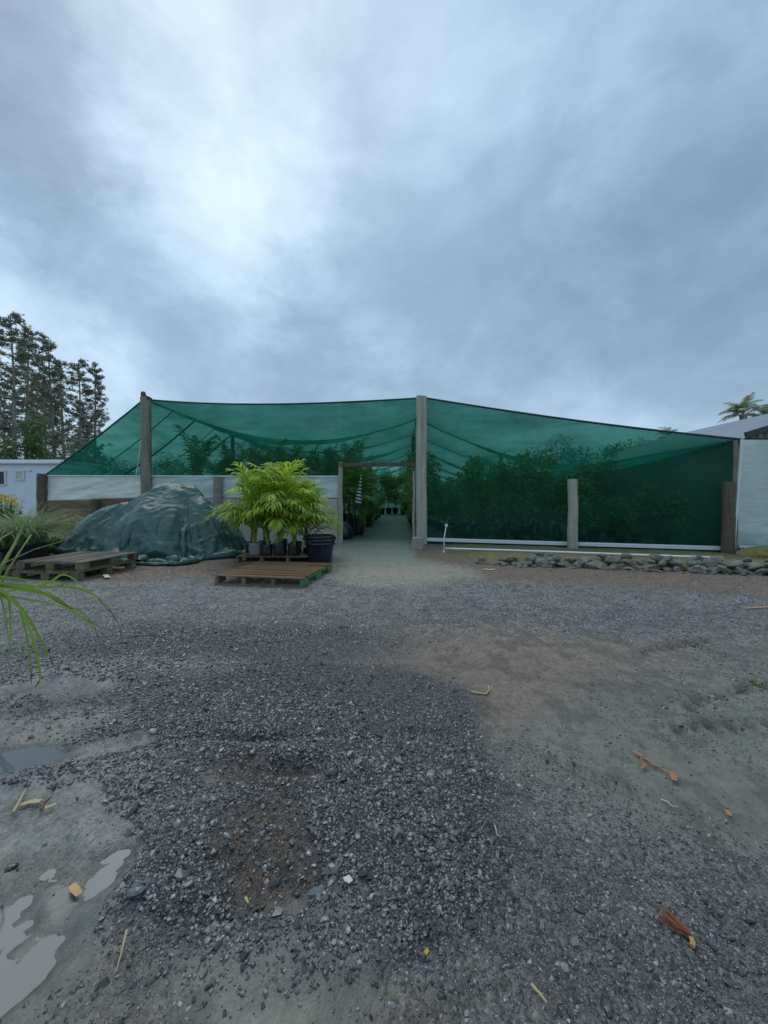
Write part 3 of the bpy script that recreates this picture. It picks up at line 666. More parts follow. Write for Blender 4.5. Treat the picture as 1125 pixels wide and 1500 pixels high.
# roof: one sheet, sagging between the cross cables
BAYS = [0, 2.8, 5.8, 9.2, 13, 17.2, 21.8, 26.5, 31.5, 37]
def roof_sheet(u_pts, name, label, sag, seed, usag=.10, nu=60, nper=7):
    """u_pts: list of front-edge 3-D points from left to right (control); sheet runs back along DD"""
    U = np.array(u_pts); rows = []
    for b in range(len(BAYS) - 1):
        for i in range(nper + (b == len(BAYS) - 2)):
            k = i / nper; v = BAYS[b] * (1 - k) + BAYS[b + 1] * k
            rows.append((v, sag * (4 * k * (1 - k)) * (1 + .35 * math.sin(b * 2.3 + seed)), b + k))
    P = np.zeros((len(rows), len(U), 3)); s = np.linspace(0, 1, len(U)); bow = 4 * s * (1 - s)
    for r_, (v, sg, bk) in enumerate(rows):
        P[r_] = U + DD * v
        lift = .0 if v == 0 else 1.0
        P[r_, :, 2] -= (usag * min(1, v / 2.0)) * bow + sg * (.25 + .75 * bow)
        P[r_, :, 2] += .09 * (fbm(P[r_, :, 0] * 1.3, P[r_, :, 1] * 1.3, seed, 3) - .5) * min(1, v)
    o = grid_mesh(name, P, M['net_roof'], house, H0)
    if label: o['label'] = label
    return o
roof_sheet([top_left(p) for p in np.linspace(213, 616, 60)], 'roof_netting', 'sagging roof netting of the left bay', .30, 3, .62)
roof_sheet([top_right(p) for p in np.linspace(617, 1081, 60)], 'roof_netting', 'sagging roof netting of the right bay', .30, 9, .72)
roof_sheet([EL + (TL - EL) * k for k in np.linspace(0, 1, 24)], 'side_netting', 'sloping side netting on the left', .42, 13, .10)
for U in ([top_left(p) for p in np.linspace(213, 616, 30)], [top_right(p) for p in np.linspace(617, 1081, 30)]):
    k_ = .62 if U[0][0] < 0 else .72
    for v in BAYS[1:-1]:
        cable([u + DD * v - np.array([0, 0, k_ * 4 * s * (1 - s) - .01]) for u, s in zip(U, np.linspace(0, 1, 30))], .018, 'cross_cable')
for v in [1.4] + BAYS[1:-1] + [4.3, 7.5, 11]:
    cable([EL + (TL - EL) * k + DD * v - np.array([0, 0, .12 * math.sin(k * math.pi) + .03]) for k in np.linspace(0, 1, 12)], .030 if v in BAYS else .02, 'side_cable')
for A, B in ((TL, None), (TC, None)):
    cable([A + DD * v - np.array([0, 0, .05]) for v in np.linspace(0, 37, 12)], .02, 'long_cable')
# rear and right-hand netting walls
M['net_dense'] = netting('shade_net_dense', .22, (.50, .90, .78), (.006, .10, .07), .3)
def plane_sheet(name, A, B, zt0, zt1, zb, label, mat='net', n=20):
    P = np.zeros((10, n, 3))
    for i in range(10):
        for j in range(n):
            s = j / (n - 1); k = i / 9; P[i, j, :2] = (A * (1 - s) + B * s)[:2]; P[i, j, 2] = (zt0 * (1 - s) + zt1 * s) * (1 - k) + zb * k
    P[..., 1] += .05 * (fbm(P[..., 0], P[..., 2], 3, 3) - .5)
    o = grid_mesh(name, P, M[mat], house, H0); o['label'] = label
BK = DD * 36.9
plane_sheet('rear_netting', EL + BK, TC + BK, 2.5, 4.0, .0, 'rear wall netting behind the left bay', 'net_dense'); plane_sheet('rear_netting', TC + BK + np.array([.05, 0, 0]), TR + BK, 4.0, 2.6, 0, 'rear wall netting behind the right bay', 'net_dense')
plane_sheet('side_wall_netting', TR + DD * .1, TR + BK, 2.55, 2.55, 0, 'low netting wall along the right side')
# eave line film on the left side, running back
P_ = np.array([[EL + DD * v - np.array([0, 0, z]) for v in np.linspace(.1, 36.9, 30)] for z in (.02, .8, 1.9)])
o = grid_mesh('side_film', P_, M['film'], house, H0); o['label'] = 'white plastic skirting along the left side'
# posts
def post(px0, px1, ytop, ybot, fn, name='post', mat='post', off=0.0, label=None, lean=0.0, split=False, z0=None, n=12):
    top = fn((px0 + px1) / 2 + lean, ytop, off); bot = fn((px0 + px1) / 2, ybot, off)
    bot = np.array([bot[0], bot[1], (zg(bot[0], bot[1]) - .05) if z0 is None else z0]); r = (px1 - px0) / 2 / F * bot[1]
    mb = MB(); pts = []; rad = []
    for i in range(15):
        k = i / 14; p = bot * (1 - k) + top * k; p = p + np.array([.008 * math.sin(k * 9 + px0), 0, 0]); pts.append(p); rad.append(r * (1.06 - .1 * k) * (1 + .03 * math.sin(i * 2.1)))
    if split:
        mb.tube([p - np.array([r * .45, 0, 0]) for p in pts], [q * .62 for q in rad], n); mb.tube([p + np.array([r * .45, .03, 0]) for p in pts], [q * .6 for q in rad], n)
    else: mb.tube(pts, rad, n)
    # weathering: nudge vertices for checks and flats
    mb.v = [(x + .010 * r * 8 * (vn_(x, z) - .5), y, z) for x, y, z in mb.v]
    return part(mb, name, M[mat], label)
def vn_(x, z): return float(vnoise(np.array([x * 40.]), np.array([z * 3.]), 4)[0])
post(208, 222, 582, 760, onL, label='tall weathered post at the left corner', off=.1, lean=-2)
mb = MB(); c0 = onL(210, 578, .1); mb.tube([c0 - np.array([0, 0, .12]), c0, c0 + np.array([.0, 0, .08])], [.04, .075, .05], 8); c1 = onL(217, 584, .1); mb.box(c1, (.10, .18, .12), Matrix.Rotation(.4, 3, 'Y'), .01); part(mb, 'post_bracket', M['post_dark'])
post(610, 625, 580, 797, onR, mat='post_pale', off=.12, label='tall pale split post beside the doorway', split=True)
post(832, 846, 702, 805, onR, mat='post_pale', off=.2, label='short pale post in front of the netting')
post(1059, 1075, 706, 808, onR, mat='post_dark', off=.2, label='short dark post at the right end')
post(313, 326, 698, 760, onL, mat='post', off=.12, label='short post in front of white film')
post(55, 68, 694, 760, onL, mat='post_dark', off=.1, label='low dark post at the left end')
post(135, 148, 731, 760, onL, mat='post_dark', off=.12, label='stub of a post at the foot of the film')
post(1074, 1080, 645, 806, onR, mat='post', off=.02, label='thin timber at the right end of the netting')
post(495.5, 502, 677, 797, onL, name='door_jamb', mat='post_pale', off=.08, n=4)
post(604.5, 609, 690, 800, onL, name='door_jamb', mat='post_pale', off=.05, n=4)
mb = MB(); a = onL(497, 680, .08); b = onL(612, 681, .08); mb.box((a + b) / 2, (b[0] - a[0], .10, .10), Matrix.Rotation(-.08, 3, 'Z'), .006); part(mb, 'door_lintel', M['post_dark'])
# interior posts on three lines
for v in BAYS[2::2]:
    for A, zt in ((TL, 4.05), (TC, 3.95), (EL, 1.95), ((TC + TR) / 2, None)):
        if zt is None: zt = 3.1
        p = A + DD * v; mb = MB(); mb.tube([(p[0], p[1], -.05), (p[0], p[1], zt * .5), (p[0], p[1], zt)], [.10, .095, .085], 8); part(mb, 'post', M['post'])
# white film skirt, earth boards, fibre-cement panels on the left half
def flat_sheet(name, px0, px1, yt0, yt1, yb0, yb1, mat, label, off, amp=.03, fn=onL, n=50, nv=14, seed=3, slant=1.3):
    P = np.zeros((nv, n, 3))
    for j in range(n):
        s = j / (n - 1); px = px0 + (px1 - px0) * s; a = fn(px, yt0 + (yt1 - yt0) * s, off); b = fn(px, yb0 + (yb1 - yb0) * s, off)
        for i in range(nv): P[i, j] = a + (b - a) * i / (nv - 1)
    q = P[..., 0] * .9 + P[..., 2] * slant
    P[..., 1] += amp * (fbm(q * .8, P[..., 2] * 4 - P[..., 0] * .9, seed, 4) - .5) * 2
    o = grid_mesh(name, P, mat, house, H0); o['label'] = label; return o
flat_sheet('film_skirt', 69, 209, 697, 697, 733, 728, M['film'], 'wrinkled white plastic skirt left of the tall post', .03, .06, n=90, nv=20)
flat_sheet('film_skirt', 221, 497, 697, 697.5, 729, 729, M['film_blue'], 'pale plastic skirt right of the tall post', .03, .05, n=90, nv=20, seed=8)
mb = MB(); a = onL(69, 697, .05); b = onL(497, 698, .05); mb.tube([a, (a + b) / 2, b], .02, 6); part(mb, 'skirt_batten', M['white_pipe'])
def board(px0, px1, yt, yb, mat, name, off=.06, th=.05, label=None, fn=onL, z0=None):
    a = fn(px0, yt, off); b = fn(px1, yt, off); zt = a[2]; zb = fn((px0 + px1) / 2, yb, off)[2] if z0 is None else z0
    mb = MB(); ln = np.linalg.norm((b - a)[:2]); mb.box(((a + b) / 2 + np.array([0, 0, (zb - zt) / 2]))[:3], (ln - .006, th, zt - zb - .006), Matrix.Rotation(math.atan2(b[1] - a[1], b[0] - a[0]), 3, 'Z'), .004)
    return part(mb, name, mat, label)
for (p0, p1, y0, y1) in [(60, 150, 733, 746), (150, 214, 730, 746), (60, 112, 746.5, 760), (112, 214, 746.5, 760), (60, 214, 760.5, 776), (222, 300, 730, 748), (222, 300, 749, 775)]:
    board(p0, p1, y0, y1, M['earth_board'], 'retaining_board', .07)
M['fibre'] = simple('fibre_panel', (.40, .38, .34), .8, .2, 4, .3, 20)
for (p0, p1) in [(300, 338), (338, 392), (392, 446), (446, 495)]:
    board(p0, p1, 730, 763, M['fibre'], 'wall_panel', .05, z0=None); board(p0 + 3, p1, 763.5, 792, M['fibre'], 'wall_panel', .05, z0=.0)
# bottom rail and dark skirt on the right half
def rail(px0, px1):
    a = onR(px0, 790 + (px0 - 623) * .030, .05); b = onR(px1, 790 + (px1 - 623) * .030, .05); ang = math.atan2(b[1] - a[1], b[0] - a[0])
    rot = Matrix.Rotation(ang, 3, 'Z') @ Matrix.Rotation(-math.atan2(b[2] - a[2], np.linalg.norm((b - a)[:2])), 3, 'Y'); L_ = np.linalg.norm(b - a)
    mb = MB(); c_ = (a + b) / 2; mb.box(c_, (L_, .03, .09), rot); mb.box(c_ + np.array([0, -.022, .018]), (L_, .012, .014), rot); part(mb, 'bottom_rail', M['white_pipe'])
rail(624, 831); rail(847, 1057)
flat_sheet('skirt_cloth', 624, 1058, 791.5, 804.5, 802, 812, M['dark_cloth'], 'dark cloth hanging below the white rail', .0, .01, onR)
# thin rope hanging left of the tall post
mb = MB(); mb.tube([onL(207, 640, .2), onL(202, 680, .25), onL(195, 722, .3)], .008, 5); part(mb, 'hanging_rope', M['rope'])

# ------------------------------------------------------------------ shed with the film-covered front, right
SB = Vector((8.4, 9.0, 0))
shed = empty('corrugated_shed', SB, 0, 'shed with corrugated iron roof and plastic covered front at the right edge', 'shed')
m, t, out = new_mat('roof_iron'); M['iron'] = m
principled(t, out, t.mix(t.noise(t.coord(), 1.5, 5), (.20, .23, .27), (.32, .35, .40)), .45, None, .5, .3)
M['clad'] = simple('green_cladding', (.36, .41, .30), .5, .25, 3, .2)
def roof_plane(A, B, C, D_, n, amp, mat, name):  # corrugated between edge AB (eave) and DC (ridge)
    P = np.zeros((2, n, 3)); A, B, C, D_ = map(np.array, (A, B, C, D_))
    for j in range(n):
        s = j / (n - 1); h = amp * (1 - 2 * (j % 2)) if True else 0
        P[0, j] = A + (B - A) * s; P[1, j] = D_ + (C - D_) * s; P[:, j, 2] += h
    return grid_mesh(name, P, mat, shed, SB, smooth=False, solid=.01)
EZ = 2.68
roof_plane((8.15, 8.7, EZ - .08), (8.15, 17.2, EZ - .08), (12.6, 17.2, 4.02), (12.6, 8.7, 4.02), 110, .02, M['iron'], 'roof')
roof_plane((17.05, 17.2, EZ - .08), (17.05, 8.7, EZ - .08), (12.6, 8.7, 4.02), (12.6, 17.2, 4.02), 110, .02, M['iron'], 'roof')
n = 170; P = np.zeros((2, n, 3))
for j in range(n):
    x = 8.4 + (16.8 - 8.4) * j / (n - 1); zt = EZ + (1 - abs(x - 12.6) / 4.2) * 1.3 - .05; P[0, j] = (x, 9 + .03 * (1 - 2 * ((j // 2) % 2)), zt); P[1, j] = (x, 9 + .03 * (1 - 2 * ((j // 2) % 2)), 2.62)
grid_mesh('gable_cladding', P, M['clad'], shed, SB, smooth=False)
mb = MB(); mb.box((8.43, 13, 1.32), (.06, 8, 2.62)); mb.box((16.77, 13, 1.32), (.06, 8, 2.62)); mb.box((12.6, 17, 1.32), (8.3, .06, 2.62)); mb.build('wall', M['clad'], shed, SB)
mb = MB(); mb.box((12.55, 8.93, 2.60), (8.3, .06, .07)); mb.build('head_beam', M['cable'], shed, SB)
for s_ in (-1, 1):
    mb = MB(); mb.box((12.6 + s_ * 2.2, 8.72, 3.36), (4.72, .04, .12), Matrix.Rotation(s_ * .295, 3, 'Y')); mb.build('barge_board', M['cable'], shed, SB)
# film panel, hung slightly in front of the wall line
FP = np.zeros((40, 60, 3))
for j in range(60):
    s = j / 59; a = at(1084, 645, 8.55); x = a[0] + 7 * s; y = 8.55 + .0 * s
    for i in range(40):
        k = i / 39; FP[i, j] = (x, y, 2.54 * (1 - k) + .20 * k)
low = sst(.9, .3, FP[..., 2]); q = FP[..., 0]
FP[..., 1] += -.10 * low * (fbm(q * 1.0 + 3, FP[..., 2] * 9 - q * 1.2, 5, 3) - .5) * 2 - .03 * (fbm(q * 2, FP[..., 2], 6, 3) - .5)
grid_mesh('film_front', FP, M['film_blue'], shed, SB)['label'] = 'pale blue plastic film with wrinkled lower half'
mb = MB(); a = at(1085, 645, 8.5); b = at(1076, 802, 8.5); mb.box(((a + b) / 2), (.05, .04, 2.4), Matrix.Rotation(.055, 3, 'Y')); mb.build('film_edge_batten', M['rope'], shed, SB)
mb = MB(); mb.box((a[0] + 3.5, 8.48, .18), (7, .04, .05)); mb.build('bottom_batten', M['rope'], shed, SB)
mb = MB(); pts = [at(1077, 802, 8.45), at(1074, 807, 8.42), at(1079, 810, 8.4), at(1086, 806, 8.38), at(1094, 803, 8.38)]; mb.tube(pts, .016, 6)
tag(mb.build('rope_loop', M['rope'], shed, SB, smooth=True), 'loop of white rope at the foot of the film')
# ------------------------------------------------------------------ tarp, pallets, tubs
m, t, out = new_mat('tarpaulin'); M['tarp'] = m
c_ = t.coord(); n_ = t.noise(c_, 1.6, 5, .6)
cc = t.mix(n_, (.026, .082, .074), (.055, .128, .115)); cc = t.mix(t.ramp(t.noise(c_, 5, 6, .7), [(.55, 0.), (.7, .5)]), cc, (.09, .15, .14))
bn = t.bump(t.vor(t.vmath('ADD', c_, t.vmath('SCALE', t.noise(c_, 2.5, 3, out='Color'), scale=.6)), 5), .28, .06); bn = t.bump(t.noise(t.mapping(c_, (1, 1, .5)), 6, 3, .5, 1.2), .15, .03, bn); bn = t.bump(t.noise(c_, 45, 3, .6), .15, .004, bn)
principled(t, out, cc, .37, bn, .42)
P = make_tarp(); base = P.reshape(-1, 3)
TO = np.array([-5.0, 8.55, 0.0])
tp = grid_mesh('tarpaulin', P + np.array([0, 0, .01]), M['tarp'], None, TO); tp.location = TO
tag(tp, 'crumpled dark green tarpaulin draped over a tall heap beside the palms', 'tarpaulin')
# the heap of earth underneath
hx, hy = np.meshgrid(np.linspace(-7.1, -3.1, 60), np.linspace(7.2, 9.9, 50)); hz = heapH(hx, hy) * .9 - .08
hp = grid_mesh('earth_heap', np.stack([hx, hy, hz], -1), M['soil'], None, TO); hp.location = TO; tag(hp, 'heap of soil under the green tarpaulin', 'soil heap')

def pallet(name, loc, rz, w_, d_, label, style, mats, nb=9, group='timber pallets in the yard'):
    """w across (x), d deep (y). style 'x': deck boards along x on stringers along y; 'y': deck boards along y on nine blocks"""
    r = empty(name, loc, rz, label, 'pallet', group)
    h = .125; th = .018
    if style == 'x':
        bw_ = d_ / nb
        for i in range(nb):
            MB().box((random.uniform(-.012, .012), -d_ / 2 + bw_ * (i + .5), h + random.uniform(-.003, .003)), (w_ + random.uniform(-.02, .02), bw_ * random.uniform(.74, .86), th), Matrix.Rotation(random.uniform(-.008, .008), 3, 'Z'), .003).build('deck_board', mats[0], r)
        for i, x in enumerate((-w_ / 2 + .03, -w_ / 6, w_ / 6, w_ / 2 - .03)):
            mb = MB(); last = (i == 3)
            for (y0, y1) in ((-d_ / 2, -d_ / 2 + .2), (-.12, .12), (d_ / 2 - .2, d_ / 2)): mb.box((x, (y0 + y1) / 2, .062), (.05, y1 - y0, .084))
            mb.box((x, 0, .095), (.046, d_ - .01, .02))
            o = mb.build('stringer', mats[2] if last else mats[1], r)
            if last: o['label'] = 'green painted side stringer'
        for y in (-d_ / 2 + .05, 0, d_ / 2 - .05): MB().box((0, y, .011), (w_, .1, th), None, .003).build('bottom_board', mats[1], r)
    else:
        bw_ = w_ / nb
        for i in range(nb):
            MB().box((-w_ / 2 + bw_ * (i + .5), random.uniform(-.01, .01), h + random.uniform(-.003, .003)), (bw_ * random.uniform(.78, .88), d_ + random.uniform(-.02, .02), th), None, .003).build('deck_board', mats[0], r)
        for y in (-d_ / 2 + .05, 0, d_ / 2 - .05):
            MB().box((0, y, .107), (w_, .1, .016)).build('cross_board', mats[1], r)
            for x in (-w_ / 2 + .07, 0, w_ / 2 - .07): MB().box((x, y, .059), (.14, .095, .078), None, .003).build('block', mats[1], r)
        for x in (-w_ / 2 + .06, 0, w_ / 2 - .06): MB().box((x, 0, .010), (.1, d_, th), None, .003).build('bottom_board', mats[1], r)
    return r
# centre pallet: corners from the photograph put on the ground
A = G(322.5, 844.4, .134); B = G(453, 850, .134); C_ = G(484, 825.6, .134); D4 = G(368, 821.4, .134)
ctr = (A + B + C_ + D4) / 4; rz = math.atan2(B[1] - A[1], B[0] - A[0]); w1 = np.linalg.norm(B - A); d1_ = (np.linalg.norm(D4 - A) + np.linalg.norm(C_ - B)) / 2
print('pallet', w1, d1_, rz, ctr)
pallet('pallet', (ctr[0], ctr[1], .012), rz * .75 - .02, w1, d1_ * .93, 'brown slatted pallet with one green painted side, lying in front of the potted palms', 'x', (M['plank_x'], M['block'], M['green_paint']), 10)
pallet('pallet', (-2.08, 7.86, .0), -.02, 1.5, 1.1, 'mostly hidden pallet under the black bags of the potted palms', 'x', (M['plank_x'], M['block'], M['block']), 7)
ry = math.atan2(5.54 - 5.88, 1.17)
pallet('pallet', (-4.98, 6.25, .010), -.12, 1.12, 1.12, 'lower pallet of the stack of two at the left', 'y', (M['plank_grey'], M['block'], M['block']), 8)
pallet('pallet', (-4.98, 6.32, .147), -.10, 1.12, 1.12, 'upper pallet of the stack of two at the left', 'y', (M['plank_grey'], M['block'], M['block']), 8)
pallet('pallet', (-6.25, 6.55, .010), ry * .6, 1.2, 1.2, 'reddish single pallet at the left edge beside the stack of two', 'x', (M['plank_x'], M['block'], M['block']), 8)

# nested black tubs
def tub(x, y, z, r, h, label):
    o = empty('tub', (x, y, z), random.uniform(0, 3), label, 'tub', 'nested black tubs beside the palms')
    mb = MB(); mb.lathe([(0, .0), (r * .80, 0), (r * .82, .01), (r * .965, h - .05), (r * .99, h - .05), (r * .93, h - .06), (r * .80, .02), (0, .02)], n=36); mb.build('body', M['black_plastic'], o, smooth=False)
    mb = MB(); mb.lathe([(r * .965, h - .055), (r * 1.04, h - .055), (r * 1.05, h - .03), (r * 1.04, h), (r * .975, h + .004), (r * .96, h - .02)], n=36); mb.build('rim', M['black_plastic'], o, smooth=True)
    for s in (-1, 1):
        mb = MB(); mb.box((s * r * 1.05, 0, h - .06), (.05, .13, .05), None, .004); mb.build('handle', M['black_plastic'], o)
    return o
tx, ty = -1.24, 7.42
tub(tx, ty, .0, .275, .40, 'lowest tub of the nested black stack, its whole side showing')
tub(tx + .006, ty, .065, .277, .40, 'middle tub of the nested black stack, only its rim showing')
tub(tx - .006, ty + .006, .125, .279, .40, 'topmost open tub of the nested black stack')

# ------------------------------------------------------------------ palms
def frond_mesh(L, lift, droop, nl, ll, lw, seed, stiff=.5):
    """feather frond leaving the origin along +X"""
    rnd = random.Random(seed); mb = MB(); pts = []; ang = lift; p = Vector((0, 0, 0)); n = 14
    yaw = rnd.uniform(-.1, .1)
    for i in range(n + 1):
        pts.append(p.copy()); k = i / n; a = ang - droop * k ** 1.6
        p = p + Vector((math.cos(a) * math.cos(yaw * k), math.cos(a) * math.sin(yaw * k), math.sin(a))) * (L / n)
    mb.tube(pts, [.008 * (1 - .75 * i / n) + .0015 for i in range(n + 1)], 4, cap=False)
    for j in range(nl):
        k = .22 + .78 * j / (nl - 1); f = k * n; i = min(int(f), n - 1); q = pts[i].lerp(pts[i + 1], f - i); tdir = (pts[i + 1] - pts[i]).normalized()
        side = tdir.cross(Vector((0, 0, 1))).normalized(); up = side.cross(tdir)
        env = math.sin(math.pi * min(1, .18 + .82 * (k - .22) / .78 * .93)) ** .6
        for s in (-1, 1):
            l = ll * env * rnd.uniform(.85, 1.1); d = (side * s * (1.0 - .45 * k) + tdir * (.5 + .6 * k) + up * rnd.uniform(.05, .35)).normalized()
            P0 = q; segs = [P0]; dd = d.copy(); pp = P0
            for z in range(4):
                dd = (dd + Vector((0, 0, -1)) * (.17 + .22 * z) * (1.2 - stiff) * rnd.uniform(.7, 1.3)).normalized(); pp = pp + dd * l / 4; segs.append(pp)
            wds = [lw * .35, lw, lw * .95, lw * .6, lw * .05]
            mb.blade(segs, wds, side=tdir.cross(d).cross(d) * 1 if rnd.random() < .0 else (up.cross(d)))
    return mb
def palm_proto(seed, nf, L, stem_h, mat, name='potted_palm', pot=True, nstem=3, bag='black_bag', nl=18, lw=.012, ll=.30):
    rnd = random.Random(seed); r = empty(name, (0, 0, 0))
    if pot:
        mb = MB(); prof = [(0, 0), (.115, 0), (.128, .02), (.122, .08), (.132, .15), (.126, .21), (.135, .25), (.128, .252), (.118, .235), (0, .23)]
        mb.lathe(prof, n=16); mb.v = [(x * (1 + .06 * math.sin(7 * math.atan2(y, x) + z * 20)), y * (1 + .06 * math.sin(5 * math.atan2(y, x) - z * 17)), z) for x, y, z in mb.v]
        mb.build('pot', M[bag], r, smooth=True)
        MB().lathe([(.118, .236), (.06, .24), (0, .243)], n=12).build('soil', M['soil'], r)
    for s in range(nstem):
        bx, by = rnd.uniform(-.05, .05), rnd.uniform(-.05, .05); tx_, ty_ = bx + rnd.uniform(-.1, .1), by + rnd.uniform(-.1, .1); hz_ = stem_h * rnd.uniform(.8, 1.1)
        st = MB(); st.tube([(bx, by, .22), ((bx + tx_) / 2, (by + ty_) / 2, .22 + hz_ / 2), (tx_, ty_, .22 + hz_)], [.020, .016, .010], 6).build('stem', M['lime_stem'] if mat == 'lime' else M['stem'], r)
        k = nf // nstem
        for f in range(k):
            a = 2 * math.pi * (f + s * .37) / k + rnd.uniform(-.3, .3); inner = f % 3 == 0
            fm = frond_mesh(L * rnd.uniform(.8, 1.1), R(rnd.uniform(78, 88)) if inner else R(rnd.uniform(45, 78)), R(rnd.uniform(35, 65)) if inner else R(rnd.uniform(85, 125)), nl, ll * rnd.uniform(.85, 1.1), lw, rnd.random(), .5)
            o = fm.build('frond', M[mat], r, smooth=False); u_ = rnd.uniform(.25, 1.) if f % 3 else 1.; o.location = (bx + (tx_ - bx) * u_, by + (ty_ - by) * u_, .22 + hz_ * u_); o.rotation_euler = (0, 0, a)
    return r
LP = [palm_proto(s, 18, 1.06, .66, 'lime', nl=11, lw=.024, ll=.46) for s in (11, 22, 33)]
lb = copy_tree(LP[0])
for c in kids(lb):
    if c.name.startswith('pot'):
        c.data = c.data.copy(); c.data.materials[0] = M['grey_bag']
spots = [(lb, 374, 7.52, 'lime green palm in a silvery grey bag, front left of the pallet group'), (LP[1], 391, 7.50, 'lime palm in a black bag, second from the left in the front row'),
         (LP[2], 410, 7.50, 'lime palm in a black bag at the middle of the front row'), (LP[0], 430, 7.52, 'lime palm in a black bag, rightmost of the front row'),
         ('c', 368, 7.9, 'lime palm in a dark pot behind the silvery grey bag'), ('c', 388, 7.95, 'lime palm at the back of the group, behind the front middle ones'),
         ('c', 412, 8.0, 'tall lime palm at the back of the group against the netting'), ('c', 434, 7.95, 'lime palm at the back right with fronds hanging over the black tubs'), ('c', 452, 7.9, 'rightmost lime palm, arching over the stacked black tubs')]
for i, (o, px, yy, lab) in enumerate(spots):
    if o == 'c': o = copy_tree(LP[i % 3])
    p = at(px, 800, yy); o.location = (p[0], yy, .135 if px < 450 else .02); o.rotation_euler.z = i * 1.37; s = random.Random(i).uniform(.80, .98)
    o.scale = (s, s, s * (1.0 if i != 6 else 1.1)); tag(o, lab, 'palm', 'potted palms on the pallet')
# two small brown-leaved seedlings hide at the left foot of the group
# interior stock
DP = [palm_proto(s, 12, 1.45, 1.15, 'dark_leaf', nl=16, lw=.02, ll=.42, nstem=3) for s in (41, 42, 43)]
def leafcloud(mb, c, rad, n, size, rnd, flat=.6):
    for _ in range(n):
        while True:
            v = Vector((rnd.uniform(-1, 1), rnd.uniform(-1, 1), rnd.uniform(-1, 1)))
            if .25 < v.length < 1: break
        p = Vector(c) + Vector((v.x * rad[0], v.y * rad[1], v.z * rad[2])); s = size * rnd.uniform(.6, 1.3)
        a = Vector((rnd.gauss(0, 1), rnd.gauss(0, 1), rnd.gauss(0, flat))).normalized(); b = a.cross(Vector((rnd.gauss(0, 1), rnd.gauss(0, 1), rnd.gauss(0, 1)))).normalized() * .38
        mb.add([p - a * s * .5, p + b * s * .5, p + a * s * .5, p - b * s * .5], [(0, 1, 2, 3)])
def shrub_proto(seed, h, wdt, n, size, mat, name='potted_shrub'):
    rnd = random.Random(seed); r = empty(name, (0, 0, 0))
    mb = MB(); mb.lathe([(0, 0), (.12, 0), (.15, .26), (.155, .28), (.14, .28), (.13, .24), (0, .24)], n=14); mb.build('pot', M['black_plastic'], r)
    mb = MB()
    for _ in range(4): mb.tube([(0, 0, .22), (rnd.uniform(-.1, .1), rnd.uniform(-.1, .1), h * .5), (rnd.uniform(-.25, .25), rnd.uniform(-.25, .25), h * .9)], [.014, .010, .004], 5)
    mb.build('stem', M['stem'], r)
    mb = MB()
    for _ in range(9):
        z = rnd.uniform(.35, .95) * h; a = rnd.uniform(0, 6.28); q = wdt * rnd.uniform(.1, .75)
        leafcloud(mb, (q * math.cos(a), q * math.sin(a), z), (wdt * .5, wdt * .5, h * .16), n // 9, size, rnd)
    mb.build('foliage', M[mat], r); return r
SP = [shrub_proto(51, 1.7, .52, 1000, .13, 'shrub_leaf'), shrub_proto(52, 2.0, .50, 1100, .12, 'shrub_leaf'), shrub_proto(53, 1.4, .55, 900, .15, 'dark_leaf')]
used = set(); ORD = ['first', 'second', 'third', 'fourth', 'fifth', 'sixth', 'seventh', 'eighth', 'ninth']
def put(proto, x, y, z, s, lab, cat, grp):
    if proto.name in used: o = copy_tree(proto)
    else: used.add(proto.name); o = proto
    o.location = (x, y, z); o.rotation_euler.z = random.uniform(0, 6.28); o.scale = (s, s, s * random.uniform(.9, 1.15)); tag(o, lab, cat, grp); return o
# left of the path: palms; right of the path: leafy shrubs
for row in range(5):
    for k in range(9):
        y = 12.7 + k * 1.5 + random.uniform(-.3, .3); x = -1.50 + .045 * (y - 11.8) - row * 1.15 + random.uniform(-.2, .2)
        if row > 2 and k > 5: continue
        put(random.choice(DP), x, y, .0, random.uniform(.95, 1.25), 'dark palm, %s from the front in the %s' % (ORD[k], ['row lining the left edge of the path', 'second row left of the path', 'third row left of the path', 'fourth row left of the path', 'row farthest left of the path'][row]), 'palm', 'palms in rows inside the shade house')
for row in range(8):
    for k in range(9):
        x = 1.35 + row * .92 + random.uniform(-.15, .15)
        if row == 0: y = 11.6 + k * 2.0
        else: y = RF(x) + .7 + k * 1.15 + random.uniform(-.2, .2)
        if x > 7.2: continue
        if row > 0 and k > 7: continue
        if row == 0:
            lab = 'leafy shrub on the right edge of the concrete path, %s from the doorway' % ORD[k]
            x = 1.08 + .045 * (y - 11.8)
        else: lab = 'leafy shrub %s from the right hand netting, in the %s column from the path' % (ORD[k], ORD[row - 1])
        put(random.choice(SP), x, y, 0, random.uniform(.85, 1.15) * (1.15 if row == 0 else 1), lab, 'shrub', 'potted shrubs inside the shade house')
for i in range(8):
    put(random.choice(SP), -1.2 + i * .62 + 1.0, 33 + 1.3 * (i % 3), 0, 1.9, 'large shrub closing off the far end of the path, %s from its left' % ORD[i], 'shrub', 'shrubs at the far end of the path')
for k in range(8):
    y = 13.6 + k * 1.9; put(random.choice(SP), -1.02 + .045 * (y - 11.8) + random.uniform(-.08, .08), y, 0, .62, 'low leafy shrub on the left edge of the path, %s from the doorway' % ORD[k], 'shrub', 'low shrubs along the left edge of the path')
